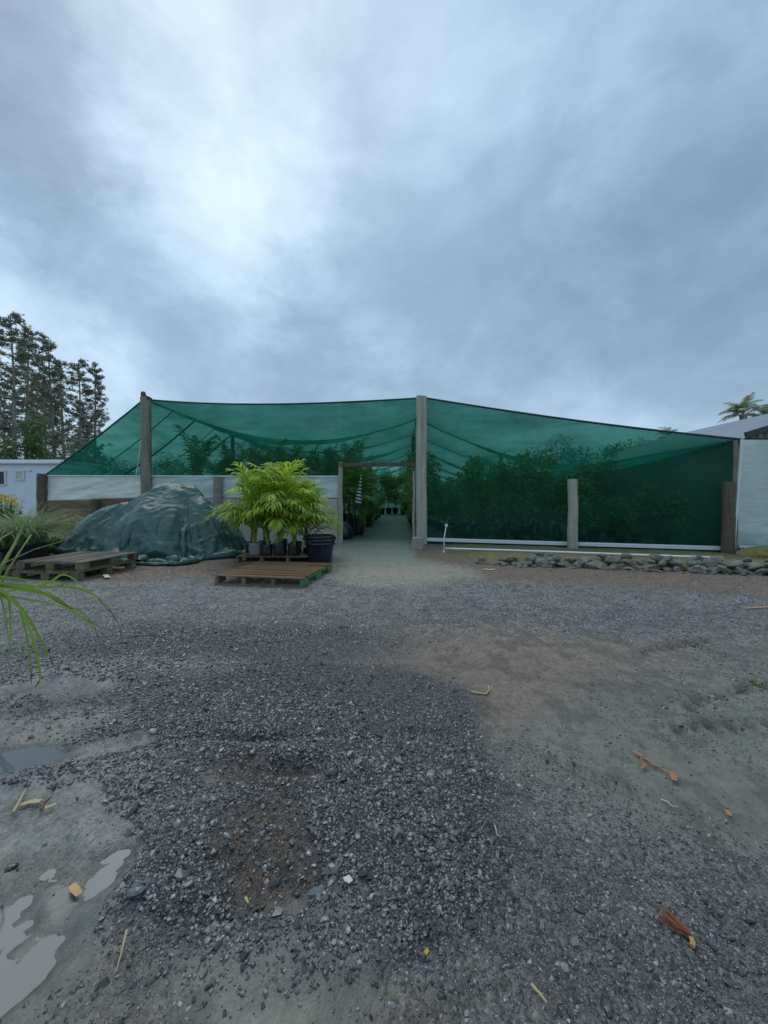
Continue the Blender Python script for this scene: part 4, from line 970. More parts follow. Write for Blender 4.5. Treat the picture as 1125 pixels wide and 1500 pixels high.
# pots and things just inside the doorway
for i, (px, yy, n_, lab) in enumerate([(508, 12.4, 7, 'tall stack of empty black pots just inside the doorway'), (517, 13.0, 5, 'shorter stack of black pots behind the tall stack inside the doorway')]):
    p = at(px, 770, yy); r = empty('pot_stack', (p[0], yy, 0), 0, lab, 'pots', None)
    for k in range(n_): MB().lathe([(0, 0), (.13, 0), (.16, .24), (.175, .245), (.175, .27), (.155, .27), (.125, .02), (0, .02)], (random.uniform(-.01, .01), random.uniform(-.01, .01), k * .085), 18).build('pot', M['black_plastic'], r)
for i, (px, yy) in enumerate([(503, 12.0), (512, 13.3), (521, 13.6)]):
    p = at(px, 770, yy); mb = MB(); rnd = random.Random(i)
    mb.lathe([(0, 0), (.24, 0), (.30, .12), (.28, .32), (.2, .46), (.09, .52), (0, .53)], n=16); mb.v = [(x * (1 + .14 * math.sin(5 * math.atan2(y, x) + z * 9 + i)), y * (1 + .12 * math.sin(4 * math.atan2(y, x) - z * 12)), z * (1 + .06 * math.sin(x * 20))) for x, y, z in mb.v]
    o = mb.build('plastic_bag', M['black_bag'], None, smooth=True); o.location = (p[0], yy, 0); tag(o, ['crumpled black bag against the left door jamb', 'crumpled black bag behind the pot stacks inside the doorway', 'crumpled black bag beside the striped cloth'][i], 'bag')
p = G(529, 773); r = empty('bucket', (p[0], p[1] - .2, 0), 0, 'white bucket with dark print standing at the left edge of the path', 'bucket')
MB().lathe([(0, 0), (.145, 0), (.172, .36), (.18, .36), (.18, .40), (.165, .40), (.14, .03), (0, .03)], n=28).build('body', M['white_bucket'], r, smooth=False)
for zz, wd in ((.13, .10), (.18, .13), (.24, .09)):
    mb = MB(); a0 = -1.25 + random.uniform(-.1, .1)
    for k in range(4):
        a, b = a0 + k * wd * 1.6, a0 + k * wd * 1.6 + wd * 1.3; rr = .147 + .027 * zz / .36 + .003
        mb.add([(rr * math.cos(a), rr * math.sin(a), zz), (rr * math.cos(b), rr * math.sin(b), zz), (rr * math.cos(b), rr * math.sin(b), zz + .022), (rr * math.cos(a), rr * math.sin(a), zz + .022)], [(0, 1, 2, 3)])
    mb.build('print', M['print_dark'], r)
mb = MB(); mb.tube([(.178 * math.cos(a), -.178 + .0 - .0, .37 - .09 * math.sin(a)) if False else (.18 * math.cos(a), -.05 - .13 * math.sin(a), .36 - .16 * math.sin(a)) for a in np.linspace(0, math.pi, 12)], .004, 5); mb.build('handle', M['cable'], r)
# striped cloth cone
m, t, out = new_mat('stripes'); M['stripes'] = m
sz = t.new('ShaderNodeSeparateXYZ'); t.l.new(t.coord(), sz.inputs[0])
q = t.math('FRACT', t.math('ADD', t.math('MULTIPLY', sz.outputs[2], 9.5), t.math('MULTIPLY', sz.outputs[0], 2.0)))
principled(t, out, t.mix(t.math('GREATER_THAN', q, .5), (.02, .02, .025), (.68, .68, .62)), .7)
tp_ = at(529, 696, 11.9); bt = at(524.5, 739, 11.9); mb = MB(); pts = [tp_ * (1 - k) + bt * k for k in np.linspace(0, 1, 10)]
mb.tube([Vector(q) for q in pts], [.012 + .10 * k for k in np.linspace(0, 1, 10)], 14); mb.v = [(x, y + .02 * math.sin(x * 60), z) for x, y, z in mb.v]
o = mb.build('striped_cloth', M['stripes'], None, tuple(bt), smooth=True); o.location = tuple(bt); tag(o, 'black and white striped tapering cloth hanging inside the doorway', 'cloth')
for i, (px, yy, r_, y0, lab) in enumerate([(533, 16.2, .085, 714, 'yellow green stake behind the white bucket'), (544, 17.5, .05, 722, 'thin dark stake to the right of the yellow green stake')]):
    p = at(px, y0, yy); o = MB().tube([(0, 0, -.02), (0, 0, p[2] * .5), (0, 0, p[2])], r_, 8).build('stake', M['lime_stem'] if i == 0 else M['stem']); o.location = (p[0], yy, 0); tag(o, lab, 'stake')

# concrete footing by the door post
p = G(612, 806); mb = MB(); mb.box((0, 0, .15), (.27, .22, .34), Matrix.Rotation(.05, 3, 'Z'), .02); bmx = mb.build('footing_block', M['concrete']); bmx.location = (p[0], p[1] + .1, 0)
bv = bmx.modifiers.new('bevel', 'BEVEL'); bv.width = .025; bv.segments = 2; tag(bmx, 'rough mottled concrete footing at the base of the split post', 'concrete block')

# stone edging
rnd = random.Random(3); m, t, out = new_mat('field_stone'); M['field'] = m
oi = t.new('ShaderNodeObjectInfo'); c_ = t.coord()
cc = t.mix(oi.outputs['Random'], (.10, .105, .10), (.20, .20, .17)); cc = t.mix(t.ramp(t.noise(c_, 9, 5, .7), [(.45, 0.), (.7, .8)]), cc, (.10, .10, .075))
cc = t.mix(t.ramp(t.noise(c_, 4, 4), [(.55, 0.), (.66, .55)]), cc, (.16, .18, .06)); principled(t, out, cc, .65, t.bump(t.noise(c_, 22, 5, .7), .6, .01), .4)
edging = empty('stone_edging', (1.8, 7.25, 0), 0, 'low edging of piled grey field stones along the foot of the netting', 'stone edging')
protos = []
for k in range(8):
    bm = bmesh.new(); bmesh.ops.create_icosphere(bm, subdivisions=2, radius=1); r2 = random.Random(k + 70)
    cuts = [(Vector((r2.gauss(0, 1), r2.gauss(0, 1), r2.gauss(0, .7))).normalized(), r2.uniform(.45, .8)) for _ in range(9)]
    for v in bm.verts:
        for nrm, dd in cuts:
            e_ = v.co.dot(nrm) - dd
            if e_ > 0: v.co -= nrm * e_
        v.co *= r2.uniform(.97, 1.03)
    me = bpy.data.meshes.new('stone'); bm.to_mesh(me); bm.free(); me.materials.append(M['field']); protos.append(me)
x = 1.75; cnt = 0
while x < 8.4:
    e0 = float(EDGE(np.array(x))); cov = min(1, (x - 1.3) / 1.6); step = rnd.uniform(.08, .15)
    for lay_ in range(3):
        if lay_ == 2 and rnd.random() > .3 * cov: continue
        if lay_ == 1 and rnd.random() > .95 * cov: continue
        s = rnd.uniform(.08, .155) * (.55 + .45 * cov) * (1.0 if lay_ == 0 else .85)
        o = bpy.data.objects.new('stone', rnd.choice(protos)); COL.objects.link(o); o.parent = edging
        yy = e0 + rnd.uniform(-.10, .04) + lay_ * .10; zz_ = [s * .36, .135, .20][lay_] * (.5 + .5 * cov)
        o.location = (x + rnd.uniform(-.05, .05) - 1.8, yy - 7.25, zz_); o.rotation_euler = (rnd.uniform(-.5, .5), rnd.uniform(-.4, .4), rnd.uniform(0, 6.28)); o.scale = (s * rnd.uniform(1.0, 1.5), s * rnd.uniform(.8, 1.1), s * rnd.uniform(.45, .7)); cnt += 1
    x += step
for k in range(110):
    x = rnd.uniform(1.7, 8.3); e0 = float(EDGE(np.array(x))); s = rnd.uniform(.022, .06); o = bpy.data.objects.new('stone', rnd.choice(protos)); COL.objects.link(o); o.parent = edging
    o.location = (x - 1.8, e0 + rnd.uniform(-.24, .02) - 7.25, s * .2 + .01); o.rotation_euler = (rnd.uniform(-.5, .5), rnd.uniform(-.5, .5), rnd.uniform(0, 6.28)); o.scale = (s * 1.3, s, s * .7); cnt += 1
print('stones', cnt)
# mossy boulder by the shed
bm = bmesh.new(); bmesh.ops.create_icosphere(bm, subdivisions=4, radius=1)
for v in bm.verts:
    k = float(fbm(np.array([v.co.x * 1.6 + v.co.z]), np.array([v.co.y * 1.6 - v.co.z]), 88, 4)[0]); v.co *= .85 + .35 * k
me = bpy.data.meshes.new('boulder'); bm.to_mesh(me); bm.free(); me.polygons.foreach_set('use_smooth', [True] * len(me.polygons))
M['moss'] = simple('moss', (.16, .15, .045), .9, .6, 6, 1.0, 40); me.materials.append(M['moss']); o = bpy.data.objects.new('boulder', me); COL.objects.link(o)
p = at(1128, 814, 7.9); o.location = (p[0] + .1, 7.9, .06); o.scale = (.75, .35, .22); tag(o, 'mossy brown mound under the wrinkled film at the right edge', 'boulder')
# PVC pipe on the bank and the riser
a = at(652, 806, 8.75); b = at(1040, 816, 7.2); pts = []
for k in np.linspace(0, 1, 24):
    q = a * (1 - k) + b * k; pts.append((q[0], q[1], .105 * (1 - k) + .135 * k + .004 * math.sin(k * 5)))
mb = MB(); mb.tube([Vector(q) - Vector(pts[0]) for q in pts], .021, 8); o = mb.build('pipe', M['white_pipe'], smooth=True); o.location = pts[0]; tag(o, 'long white plastic pipe lying along the mossy bank', 'pipe')
p = a; r = empty('standpipe', (p[0] - .03, p[1], zg(p[0], p[1])), 0, 'thin white upright pipe with a cap at the left end of the lying pipe', 'pipe')
MB().tube([(0, 0, -.02), (.01, 0, .35), (.055, 0, .62)], [.013, .012, .011], 8).build('riser', M['white_pipe'], r, smooth=True)
MB().lathe([(0, .655), (.028, .65), (.03, .60), (.02, .585), (0, .585)], (.055, 0, 0), 10).build('cap', M['cap'], r)
MB().tube([(0, 0, .0), (0, 0, .05)], [.024, .024], 8).build('elbow', M['cap'], r)
# ------------------------------------------------------------------ caravan, far left
Cn = at(40, 733, 19.0); CB = Vector((-22.0, 19.0, 0))
cv = empty('caravan', CB, 0, 'long white caravan with dark window behind the low corner post', 'caravan')
M['white_panel'] = simple('white_panel', (.66, .74, .80), .4, .06, 2, .05)
x0, x1 = -28.0, at(90, 700, 19)[0]
zt = at(40, 677, 19)[2]
mb = MB(); mb.box(((x0 + x1) / 2, 20.2, (zt + .35) / 2), (x1 - x0, 2.4, zt - .35)); mb.build('body', M['white_panel'], cv, CB)
mb = MB(); mb.box(((x0 + x1) / 2, 20.2, zt + .06), (x1 - x0 + .2, 2.6, .12)); mb.box(((x0 + x1) / 2, 18.86, zt - .04), (x1 - x0 + .1, .08, .08)); mb.build('roof', M['white_pipe'], cv, CB)
M['window_dark'] = simple('window_dark', (.02, .018, .025), .15, .1); M['panel_cream'] = simple('panel_cream', (.50, .52, .46), .5, .1)
for (pa, pb, ya, yb, mt, nm) in [(-22, 8, 690, 710, 'window_dark', 'window'), (23, 35, 690, 703, 'panel_cream', 'hatch'), (-80, -50, 690, 712, 'window_dark', 'window')]:
    a = at(pa, ya, 18.97); b = at(pb, yb, 18.97); w_ = MB().box(((a[0] + b[0]) / 2, 18.975, (a[2] + b[2]) / 2), (b[0] - a[0], .03, a[2] - b[2])).build(nm, M[mt], cv, CB)
    fr = MB(); 
    for (cx_, cz_, sx_, sz_) in [((a[0] + b[0]) / 2, a[2], b[0] - a[0] + .1, .05), ((a[0] + b[0]) / 2, b[2], b[0] - a[0] + .1, .05), (a[0], (a[2] + b[2]) / 2, .05, a[2] - b[2]), (b[0], (a[2] + b[2]) / 2, .05, a[2] - b[2])]: fr.box((cx_, 18.96, cz_), (sx_, .05, sz_))
    f_ = fr.build('frame', M['white_pipe'], w_, CB)
a = at(43, 689, 18.97); MB().box((a[0], 18.95, a[2]), (.16, .05, .06)).build('light', M['rope'], cv, CB)
for x_ in (-26, -18.5):
    mb = MB(); mb.tube([(x_, 19.1, .33), (x_, 19.32, .33)], [.33, .33], 18); mb.build('wheel', M['cable'], cv, CB)
mb = MB(); mb.box(((x0 + x1) / 2, 20.2, .36), (x1 - x0 - .5, 1.9, .12)); mb.build('chassis', M['cable'], cv, CB)

# ------------------------------------------------------------------ pines
def pine_proto(seed, h, rad, start=.30, ntuft=1.0):
    rnd = random.Random(seed); r = empty('pine_tree', (0, 0, 0)); mb = MB(); pts = []
    for i in range(12):
        k = i / 11; pts.append(Vector((.25 * math.sin(k * 3 + seed), .25 * math.cos(k * 2.2 + seed), h * k)))
    tr = MB().tube(pts, [.26 * (1 - .88 * i / 11) + .01 for i in range(12)], 7); tr.build('trunk', M['bark'], r, smooth=True)
    br = MB(); fo = MB(); z = h * start
    while z < h * .99:
        k = z / h; kk = (k - start) / (1 - start); a = rnd.uniform(0, 6.28); L_ = rad * (math.sin(math.pi * min(1, .25 + .68 * kk)) ** .7) * rnd.uniform(.55, 1.15)
        f = k * 11; i = min(int(f), 10); q = pts[i].lerp(pts[i + 1], f - i); d = Vector((math.cos(a), math.sin(a), rnd.uniform(-.15, .45)))
        p1 = q + d * L_ * .5 + Vector((0, 0, -.05)); p2 = q + d * L_ + Vector((0, 0, .18 * L_)); br.tube([q, p1, p2], [.045 * (1 - k * .6), .03, .012], 4)
        nt = int((11 if kk > .3 else 7) * ntuft)
        for t_ in range(nt):
            u = rnd.uniform(.35, 1.05); c_ = q.lerp(p2, u) + Vector((rnd.gauss(0, .16), rnd.gauss(0, .16), rnd.gauss(.08, .10))); s = rnd.uniform(.16, .42)
            for _ in range(9):
                v = Vector((rnd.gauss(0, 1), rnd.gauss(0, 1), rnd.gauss(.3, .7))).normalized() * s; w_ = v.cross(Vector((rnd.gauss(0, 1), rnd.gauss(0, 1), rnd.gauss(0, 1)))).normalized() * .045
                fo.add([c_ - w_, c_ + w_, c_ + v + w_ * .4, c_ + v - w_ * .4], [(0, 1, 2, 3)])
        z += h * rnd.uniform(.006, .013)
    for _ in range(34):
        z = rnd.uniform(.08, start + .05) * h; a = rnd.uniform(0, 6.28); q = Vector((pts[3].x * .8, pts[3].y * .8, z)); br.tube([q, q + Vector((math.cos(a) * .9, math.sin(a) * .9, rnd.uniform(-.3, .3)))], [.025, .008], 3)
    br.build('branches', M['bark'], r); fo.build('crown', M['needle'], r); return r
PP = [pine_proto(3, 20, 2.2, .12), pine_proto(4, 20, 2.0, .16), pine_proto(5, 20, 1.85, .14)]
up = [0, 0, 0]
TR_ = [(-45, 41, 1.0, 0), (-18, 42, 1.02, 1), (17, 459, 0, 0), (40, 480, 0, 1), (8, 560, 0, 2), (76, 497, 0, 2), (69, 560, 0, 0), (93, 530, 0, 1), (115, 527, 0, 0), (136, 537, 0, 2), (124, 590, 0, 1), (56, 545, 0, 2)]
TLAB = ['pine beyond the left edge of the picture', 'pine beside the left edge of the picture', 'tallest pine at the left edge', 'second tallest pine, just right of the tallest at the left', 'thin shorter pine in front at the far left', 'tall dense pine in the middle of the pine row', 'low bare pine beside the middle pine', 'pine half hidden between the middle pine and the right pair', 'straight pine, left of the right hand pair', 'rightmost pine of the row, with branches reaching right', 'short pine between the right hand pair', 'short pine behind the green ivy']
for i, (px, ty_, yy, pr) in enumerate(TR_):
    if ty_ < 100: Yd, zt_ = ty_, 20 * yy
    else: Yd = 40 + (ty_ - 459) * .22 + (2 if i in (4, 10, 11, 6) else 0); zt_ = at(px, ty_, Yd)[2]
    x_ = at(px, 600, Yd)[0]; o = PP[pr] if not up[pr] else copy_tree(PP[pr]); up[pr] = 1
    s = zt_ / 20; o.location = (x_, Yd, 0); o.scale = ((1.0 + s) / 2, (1.0 + s) / 2, s); o.rotation_euler.z = i * 2.1; tag(o, TLAB[i], 'pine tree', 'row of pines behind the caravan')
def bush(name, c, rad, n, size, mat, label, cat, group=None, trunk=True, seed=1):
    rnd = random.Random(seed); r = empty(name, (c[0], c[1], 0), 0, label, cat, group); mb = MB()
    for _ in range(14):
        a = rnd.uniform(0, 6.28); q = rnd.uniform(0, .6); leafcloud(mb, (q * rad[0] * math.cos(a), q * rad[1] * math.sin(a), rnd.uniform(.25, .85) * rad[2]), (rad[0] * .5, rad[1] * .5, rad[2] * .18), n // 14, size, rnd)
    mb.build('crown', M[mat], r); MB().tube([(0, 0, -.1), (.05, 0, rad[2] * .5), (.1, .1, rad[2] * .8)], [.15, .1, .03], 6).build('trunk', M['bark'], r); return r
for i, (px, ty_, Yd, wd, mt, lab) in enumerate([(42, 610, 38, 1.3, 'ivy', 'bright green climber wrapping the trunk of the second tallest pine'), (58, 598, 39, 1.3, 'ivy', 'green leafy tree right of the ivy covered pine'), (5, 625, 36, 1.8, 'ivy', 'yellowish green bush at the foot of the tallest pine'),
        (104, 620, 46, 1.5, 'needle', 'rusty brown bush at the foot of the right hand pines'), (25, 650, 37, 2.2, 'tree_dark', 'dark undergrowth bush above the caravan roof at left'), (80, 655, 42, 2.6, 'tree_dark', 'dark undergrowth bush above the right end of the caravan'), (125, 650, 48, 2.5, 'tree_dark', 'dark bush behind the sloping netting edge')]):
    p = at(px, ty_, Yd); bush('bush', (p[0], Yd), (wd, wd, p[2]), 1300, .30, mt, lab, 'bush', None, seed=i + 5)
# trees far behind the house, seen faintly through the netting
FT = [180, 250, 330, 420, 760, 800, 850, 905, 960, 1010, 700]
for i, (px, ty_, Yd, wd) in enumerate([(180, 668, 58, 5), (250, 662, 60, 5.5), (330, 668, 62, 5), (420, 672, 60, 5), (760, 652, 55, 4), (800, 640, 55, 4), (850, 652, 56, 4.4), (905, 645, 54, 4), (960, 640, 55, 4), (1010, 648, 54, 4), (700, 660, 60, 4.5)]):
    p = at(px, ty_, Yd); bush('distant_tree', (p[0], Yd), (wd, wd, p[2]), 4500, .32, 'tree_dark', 'dark tree far behind the %s bay, faint through the netting, %s from its left' % (['left', 'right'][px > 600], ORD[sorted(q for q in FT if (q > 600) == (px > 600)).index(px)]), 'tree', 'far trees behind the shade house', seed=i + 30)
# palms behind the shed roof
def crown_palm(px, py, Yd, r_, lab, seed, mat='palm_grey', n=26):
    p = at(px, py, Yd); rnd = random.Random(seed); r = empty('palm_tree', (p[0], Yd, 0), 0, lab, 'palm tree', 'palms behind the shed roof')
    MB().tube([(0, 0, -.1), (.05, 0, p[2] * .5), (0, 0, p[2])], [.22, .18, .2], 8).build('trunk', M['bark'], r)
    for f in range(n):
        fm = frond_mesh(r_ * rnd.uniform(.8, 1.15), R(rnd.uniform(5, 85)), R(rnd.uniform(50, 110)), 20, r_ * .32, .028 * r_ / 1.5, rnd.random(), .3)
        o = fm.build('frond', M[mat], r); o.location = (0, 0, p[2]); o.rotation_euler.z = rnd.uniform(0, 6.28)
crown_palm(1089, 608, 25, 1.35, 'full round palm crown above the shed roof', 1); crown_palm(1122, 612, 26, 1.3, 'palm crown at the right edge above the shed roof', 2); crown_palm(979, 640, 30, 1.0, 'small palm top poking up behind the low end of the netting', 3, n=16)

# ------------------------------------------------------------------ plants at the left
def arc_blade(mb, p, a, el, L_, droop, w_, rnd, n=9):
    pts = [Vector(p)]; ang = el; q = Vector(p)
    for i in range(n):
        k = (i + 1) / n; aa = ang - droop * k ** 1.5; q = q + Vector((math.cos(aa) * math.cos(a), math.cos(aa) * math.sin(a), math.sin(aa))) * L_ / n; pts.append(q)
    mb.blade(pts, [w_ * (1 - (i / n) ** 2) + .0006 for i in range(n + 1)], side=(-math.sin(a), math.cos(a), rnd.uniform(-.4, .4)))
def grass_clump(name, loc, nbl, L_, mat, label, seed, lean=0, pot=True, leanA=0, w_=.004, pr=.22):
    rnd = random.Random(seed); r = empty(name, loc, 0, label, 'plant'); mb = MB()
    for _ in range(nbl):
        a = rnd.uniform(0, 6.28); 
        if lean: a = leanA + rnd.gauss(0, 1.0) if rnd.random() < lean else a
        arc_blade(mb, (rnd.gauss(0, .05), rnd.gauss(0, .05), .28 if pot else .0), a, R(rnd.uniform(50, 85)), L_ * rnd.uniform(.6, 1.15), R(rnd.uniform(60, 125)), w_ * rnd.uniform(.7, 1.3), rnd)
    mb.build('leaves', M[mat], r)
    if pot: MB().lathe([(0, 0), (pr * .85, 0), (pr, .28), (pr * 1.05, .29), (pr * 1.05, .32), (pr * .95, .32), (pr * .9, .27), (0, .27)], n=20).build('pot', M['black_plastic'], r)
    return r
p = at(48, 790, 7.2); grass_clump('grass_plant', (p[0], 7.2, .1), 560, 1.05, 'grass_tan', 'tan feathery grass arching right over the black pots at left', 1, .65, leanA=0.1)
p = at(18, 790, 7.0); grass_clump('grass_plant', (p[0], 7.0, .1), 380, .85, 'grass_tan', 'dull tan grass clump at the left edge behind the black pots', 2, .3, leanA=2.5)
p = at(34, 790, 6.6); grass_clump('spiky_plant', (p[0], 6.6, .14), 170, .95, 'grass_green', 'grey green spiky rosette above the black pots at left', 3, w_=.009)
p = at(3, 800, 6.5); grass_clump('spiky_plant', (p[0], 6.5, .1), 150, .85, 'grass_green', 'grey green spiky plant cut by the left edge', 4, w_=.009)
for i, (px, yy, lab) in enumerate([(8, 6.5, 'square black crate at the left edge'), (38, 6.75, 'square black crate under the spiky rosette')]):
    p = at(px, 810, yy); r = empty('crate', (p[0], yy, .0), -.1, lab, 'crate', 'black crates at left'); w_ = .42
    for (cx_, cy_, sx_, sy_) in [(0, -w_ / 2, w_, .02), (0, w_ / 2, w_, .02), (-w_ / 2, 0, .02, w_), (w_ / 2, 0, .02, w_)]: MB().box((cx_, cy_, .18), (sx_ + .004, sy_, .34)).build('side', M['black_plastic'], r)
    MB().box((0, 0, .28), (w_ - .03, w_ - .03, .04), None, .005).build('soil', M['soil'], r)
    MB().box((0, -w_ / 2 - .014, .345), (w_ + .04, .03, .03)).build('rim', M['black_plastic'], r)
# yellow flowering shrub
rnd = random.Random(9); p = at(8, 760, 8.2); r = empty('flowering_shrub', (p[0], 8.2, 0), 0, 'shrub with yellow flower heads at the left edge before the caravan', 'shrub')
mb = MB(); fl = MB()
for _ in range(60):
    a = rnd.uniform(0, 6.28); q = abs(rnd.gauss(0, .33)); tx_, ty_ = q * math.cos(a), q * math.sin(a); z_ = 1.28 - .25 * q + rnd.uniform(-.16, .08)
    mb.tube([(tx_ * .2, ty_ * .2, 0), (tx_ * .7, ty_ * .7, z_ * .6), (tx_, ty_, z_)], [.008, .005, .003], 4, cap=False); leafcloud(mb, (tx_ * .8, ty_ * .8, z_ * .65), (.16, .16, .3), 14, .11, rnd)
    leafcloud(fl, (tx_, ty_, z_), (.07, .07, .03), 16, .05, rnd, .2)
mb.build('foliage', M['ivy'], r); fl.build('flowers', M['yellow'], r)
# feathery tall green plant before the corner post
p = at(38, 760, 8.6); grass_clump('feathery_plant', (p[0], 8.6, .0), 120, 1.55, 'ivy', 'wispy tall green stems in front of the caravan', 8, 0, pot=False, w_=.005)
p = at(75, 790, 7.9); bush('ground_fern', (p[0], 7.9), (.45, .4, .45), 700, .13, 'ivy', 'dark green fern between the grass and the tarpaulin', 'fern', seed=91)
p = at(130, 745, 9.9); bush('dry_fern', (p[0], 10.0), (.9, .35, .95), 900, .12, 'grass_tan', 'dry brownish fern against the retaining boards', 'fern', seed=92)

# ------------------------------------------------------------------ near sedge reaching in from the left, with pale canes
rnd = random.Random(17); SO = Vector((-2.45, 1.95, 0))
sd = empty('sedge_plant', SO, 0, 'large strap leaved plant reaching in from the left edge in the foreground', 'plant')
MB().lathe([(0, 0), (.15, 0), (.19, .30), (.2, .30), (.2, .34), (.18, .34), (.17, .28), (0, .28)], n=22).build('pot', M['black_plastic'], sd)
def strap(pl, w_, dry=0.12, mat='blade_green', Ys=None):
    """pl: list of (px,py,Y) way points -> smoothed strip with a fold along the middle"""
    P_ = [Vector(at(*q)) for q in pl]; P_ = [SO + Vector((.0, .0, .45))] + P_; out_ = []
    for i in range(len(P_) - 1):
        p0 = P_[max(i - 1, 0)]; p1 = P_[i]; p2 = P_[i + 1]; p3 = P_[min(i + 2, len(P_) - 1)]
        for k in range(6):
            t_ = k / 6; out_.append(.5 * ((2 * p1) + (p2 - p0) * t_ + (2 * p0 - 5 * p1 + 4 * p2 - p3) * t_ ** 2 + (3 * p1 - p0 - 3 * p2 + p3) * t_ ** 3))
    out_.append(P_[-1]); n = len(out_); cut = int(n * (1 - dry)); mb = MB()
    def strip(seg, lo):
        o = []
        for i, p in enumerate(seg):
            k = (i + lo) / (n - 1); w2 = w_ * (1 - k ** 3 * .9) * min(1, .4 + 3 * k); t_ = (out_[min(i + lo + 1, n - 1)] - out_[max(i + lo - 1, 0)]).normalized(); s_ = t_.cross(Vector((.15, 1, .25))).normalized(); nr = s_.cross(t_)
            o += [p - s_ * w2 + nr * w2 * .35, p, p + s_ * w2 + nr * w2 * .35]
        f = []
        for i in range(len(seg) - 1): f += [(3 * i, 3 * i + 1, 3 * i + 4, 3 * i + 3), (3 * i + 1, 3 * i + 2, 3 * i + 5, 3 * i + 4)]
        return o, f
    o, f = strip(out_[:cut + 1], 0); mb.mi = 0; mb.add(o, f); o, f = strip(out_[cut:], cut); mb.mi = 1; mb.add(o, f)
    mb.build('leaf', None, sd, SO, smooth=True, mats=[M[mat], M['blade_dry']])
S_ = [([(-40, 850, 1.95), (5, 868, 1.9), (14, 900, 1.88), (15, 955, 1.86)], .013, .04), ([(-40, 868, 1.9), (10, 877, 1.9), (40, 905, 1.9), (66, 952, 1.88), (80, 977, 1.87)], .014, .16),
      ([(-30, 872, 1.9), (20, 880, 1.88), (34, 915, 1.86), (43, 960, 1.85), (46, 1003, 1.85)], .010, .10), ([(-30, 860, 1.9), (22, 885, 1.85), (45, 930, 1.84), (56, 975, 1.84), (58, 995, 1.83), (50, 1008, 1.83)], .011, .14),
      ([(-40, 858, 2.0), (30, 864, 2.05), (80, 875, 2.1), (112, 900, 2.1), (146, 918, 2.1)], .012, .08), ([(-40, 866, 2.0), (45, 864, 2.05), (90, 885, 2.1), (125, 902, 2.1), (147, 938, 2.1)], .010, .12),
      ([(-40, 861, 2.2), (60, 860, 2.2), (110, 862, 2.2), (145, 877, 2.2), (165, 900, 2.2), (178, 925, 2.2)], .007, .22), ([(-40, 880, 2.1), (60, 858, 2.1), (92, 842, 2.1), (120, 858, 2.1), (148, 882, 2.1), (172, 912, 2.1)], .006, .2),
      ([(-40, 870, 2.0), (20, 875, 2.0), (90, 889, 2.05), (120, 905, 2.05), (148, 935, 2.0), (147, 945, 2.0)], .006, .1), ([(-40, 850, 2.3), (50, 851, 2.3), (85, 853, 2.3), (110, 860, 2.3), (140, 866, 2.3)], .006, .1),
      ([(-60, 1345, 1.5), (-20, 1310, 1.4), (5, 1296, 1.35), (28, 1286, 1.32)], .008, .03), ([(-60, 1360, 1.5), (-20, 1335, 1.4), (8, 1320, 1.35), (36, 1311, 1.32)], .006, .1),
      ([(-40, 950, 1.9), (0, 955, 1.9), (20, 957, 1.9), (40, 960, 1.9)], .003, .1), ([(-30, 800, 1.9), (-10, 850, 1.9), (2, 880, 1.88), (10, 920, 1.87), (14, 950, 1.86)], .008, .05)]
for pl, w_, dr in S_: strap(pl, w_, dr)
def thin(pl, w_, mat): 
    P_ = [Vector(at(*q)) for q in pl]; MB().tube([q - SO for q in P_], [w_ * (1 - .7 * i / (len(P_) - 1)) for i in range(len(P_))], 5).build('leaf_stalk', M[mat], sd, smooth=True)
thin([(-30, 905, 2.6), (3, 830, 2.7), (20, 800, 2.8), (31, 778, 2.9), (33, 770, 2.9)], .016, 'lime_stem'); thin([(-30, 910, 2.6), (15, 830, 2.7), (33, 802, 2.8), (46, 783, 2.9)], .010, 'lime_stem'); thin([(-20, 845, 2.6), (8, 824, 2.7), (50, 805, 2.8), (94, 792, 2.9)], .006, 'lime_stem'); thin([(-20, 806, 2.6), (0, 790, 2.7), (20, 778, 2.8)], .008, 'lime_stem')

# ------------------------------------------------------------------ litter on the ground
M['orange'] = simple('orange_leaf', (.32, .14, .065), .5, .4, 20); M['rust'] = simple('rust_leaf', (.20, .065, .035), .6, .4, 20); M['straw'] = simple('straw', (.42, .34, .18), .6, .3, 20); M['pale_scrap'] = simple('pale_scrap', (.55, .50, .42), .6, .2)
M['tan_leaf'] = simple('tan_leaf', (.45, .26, .08), .45, .3, 30)
def litter(name, pl, rad, mat, label, cat, lift=.008, flat=False, group=None):
    P_ = []
    for (px, py) in pl: q = G(px, py); P_.append(Vector((q[0], q[1], zg(q[0], q[1]) + lift)))
    o0 = P_[0]; mb = MB()
    if flat: mb.blade([q - o0 for q in P_], [rad * (.5 + .5 * math.sin(math.pi * (i + .5) / len(P_))) for i in range(len(P_))])
    else: mb.tube([q - o0 for q in P_], [rad * (1 - .5 * i / (len(P_) - 1)) for i in range(len(P_))], 5)
    o = mb.build(name, M[mat]); o.location = o0; return tag(o, label, cat, group)
r0 = G(930, 1108); tw = empty('dried_twig', (r0[0], r0[1], zg(r0[0], r0[1])), 0, 'orange brown dried twig with leaf ends on grey mud at right', 'twig')
def tp_part(nm, pl, rad, mat, lift=.012, root=None, flat=False):
    root = root or tw; P_ = []
    for (px, py) in pl: q = G(px, py); P_.append(Vector((q[0], q[1], zg(q[0], q[1]) + lift)) - root.location)
    (MB().blade(P_, [rad * (.4 + .6 * math.sin(math.pi * (i + .5) / len(P_))) for i in range(len(P_))]) if flat else MB().tube(P_, rad, 5)).build(nm, M[mat], root)
tp_part('stalk', [(932, 1108), (945, 1117), (962, 1130), (978, 1139), (986, 1143)], .0035, 'orange'); tp_part('twig', [(937, 1111), (941, 1121), (944, 1129)], .003, 'orange')
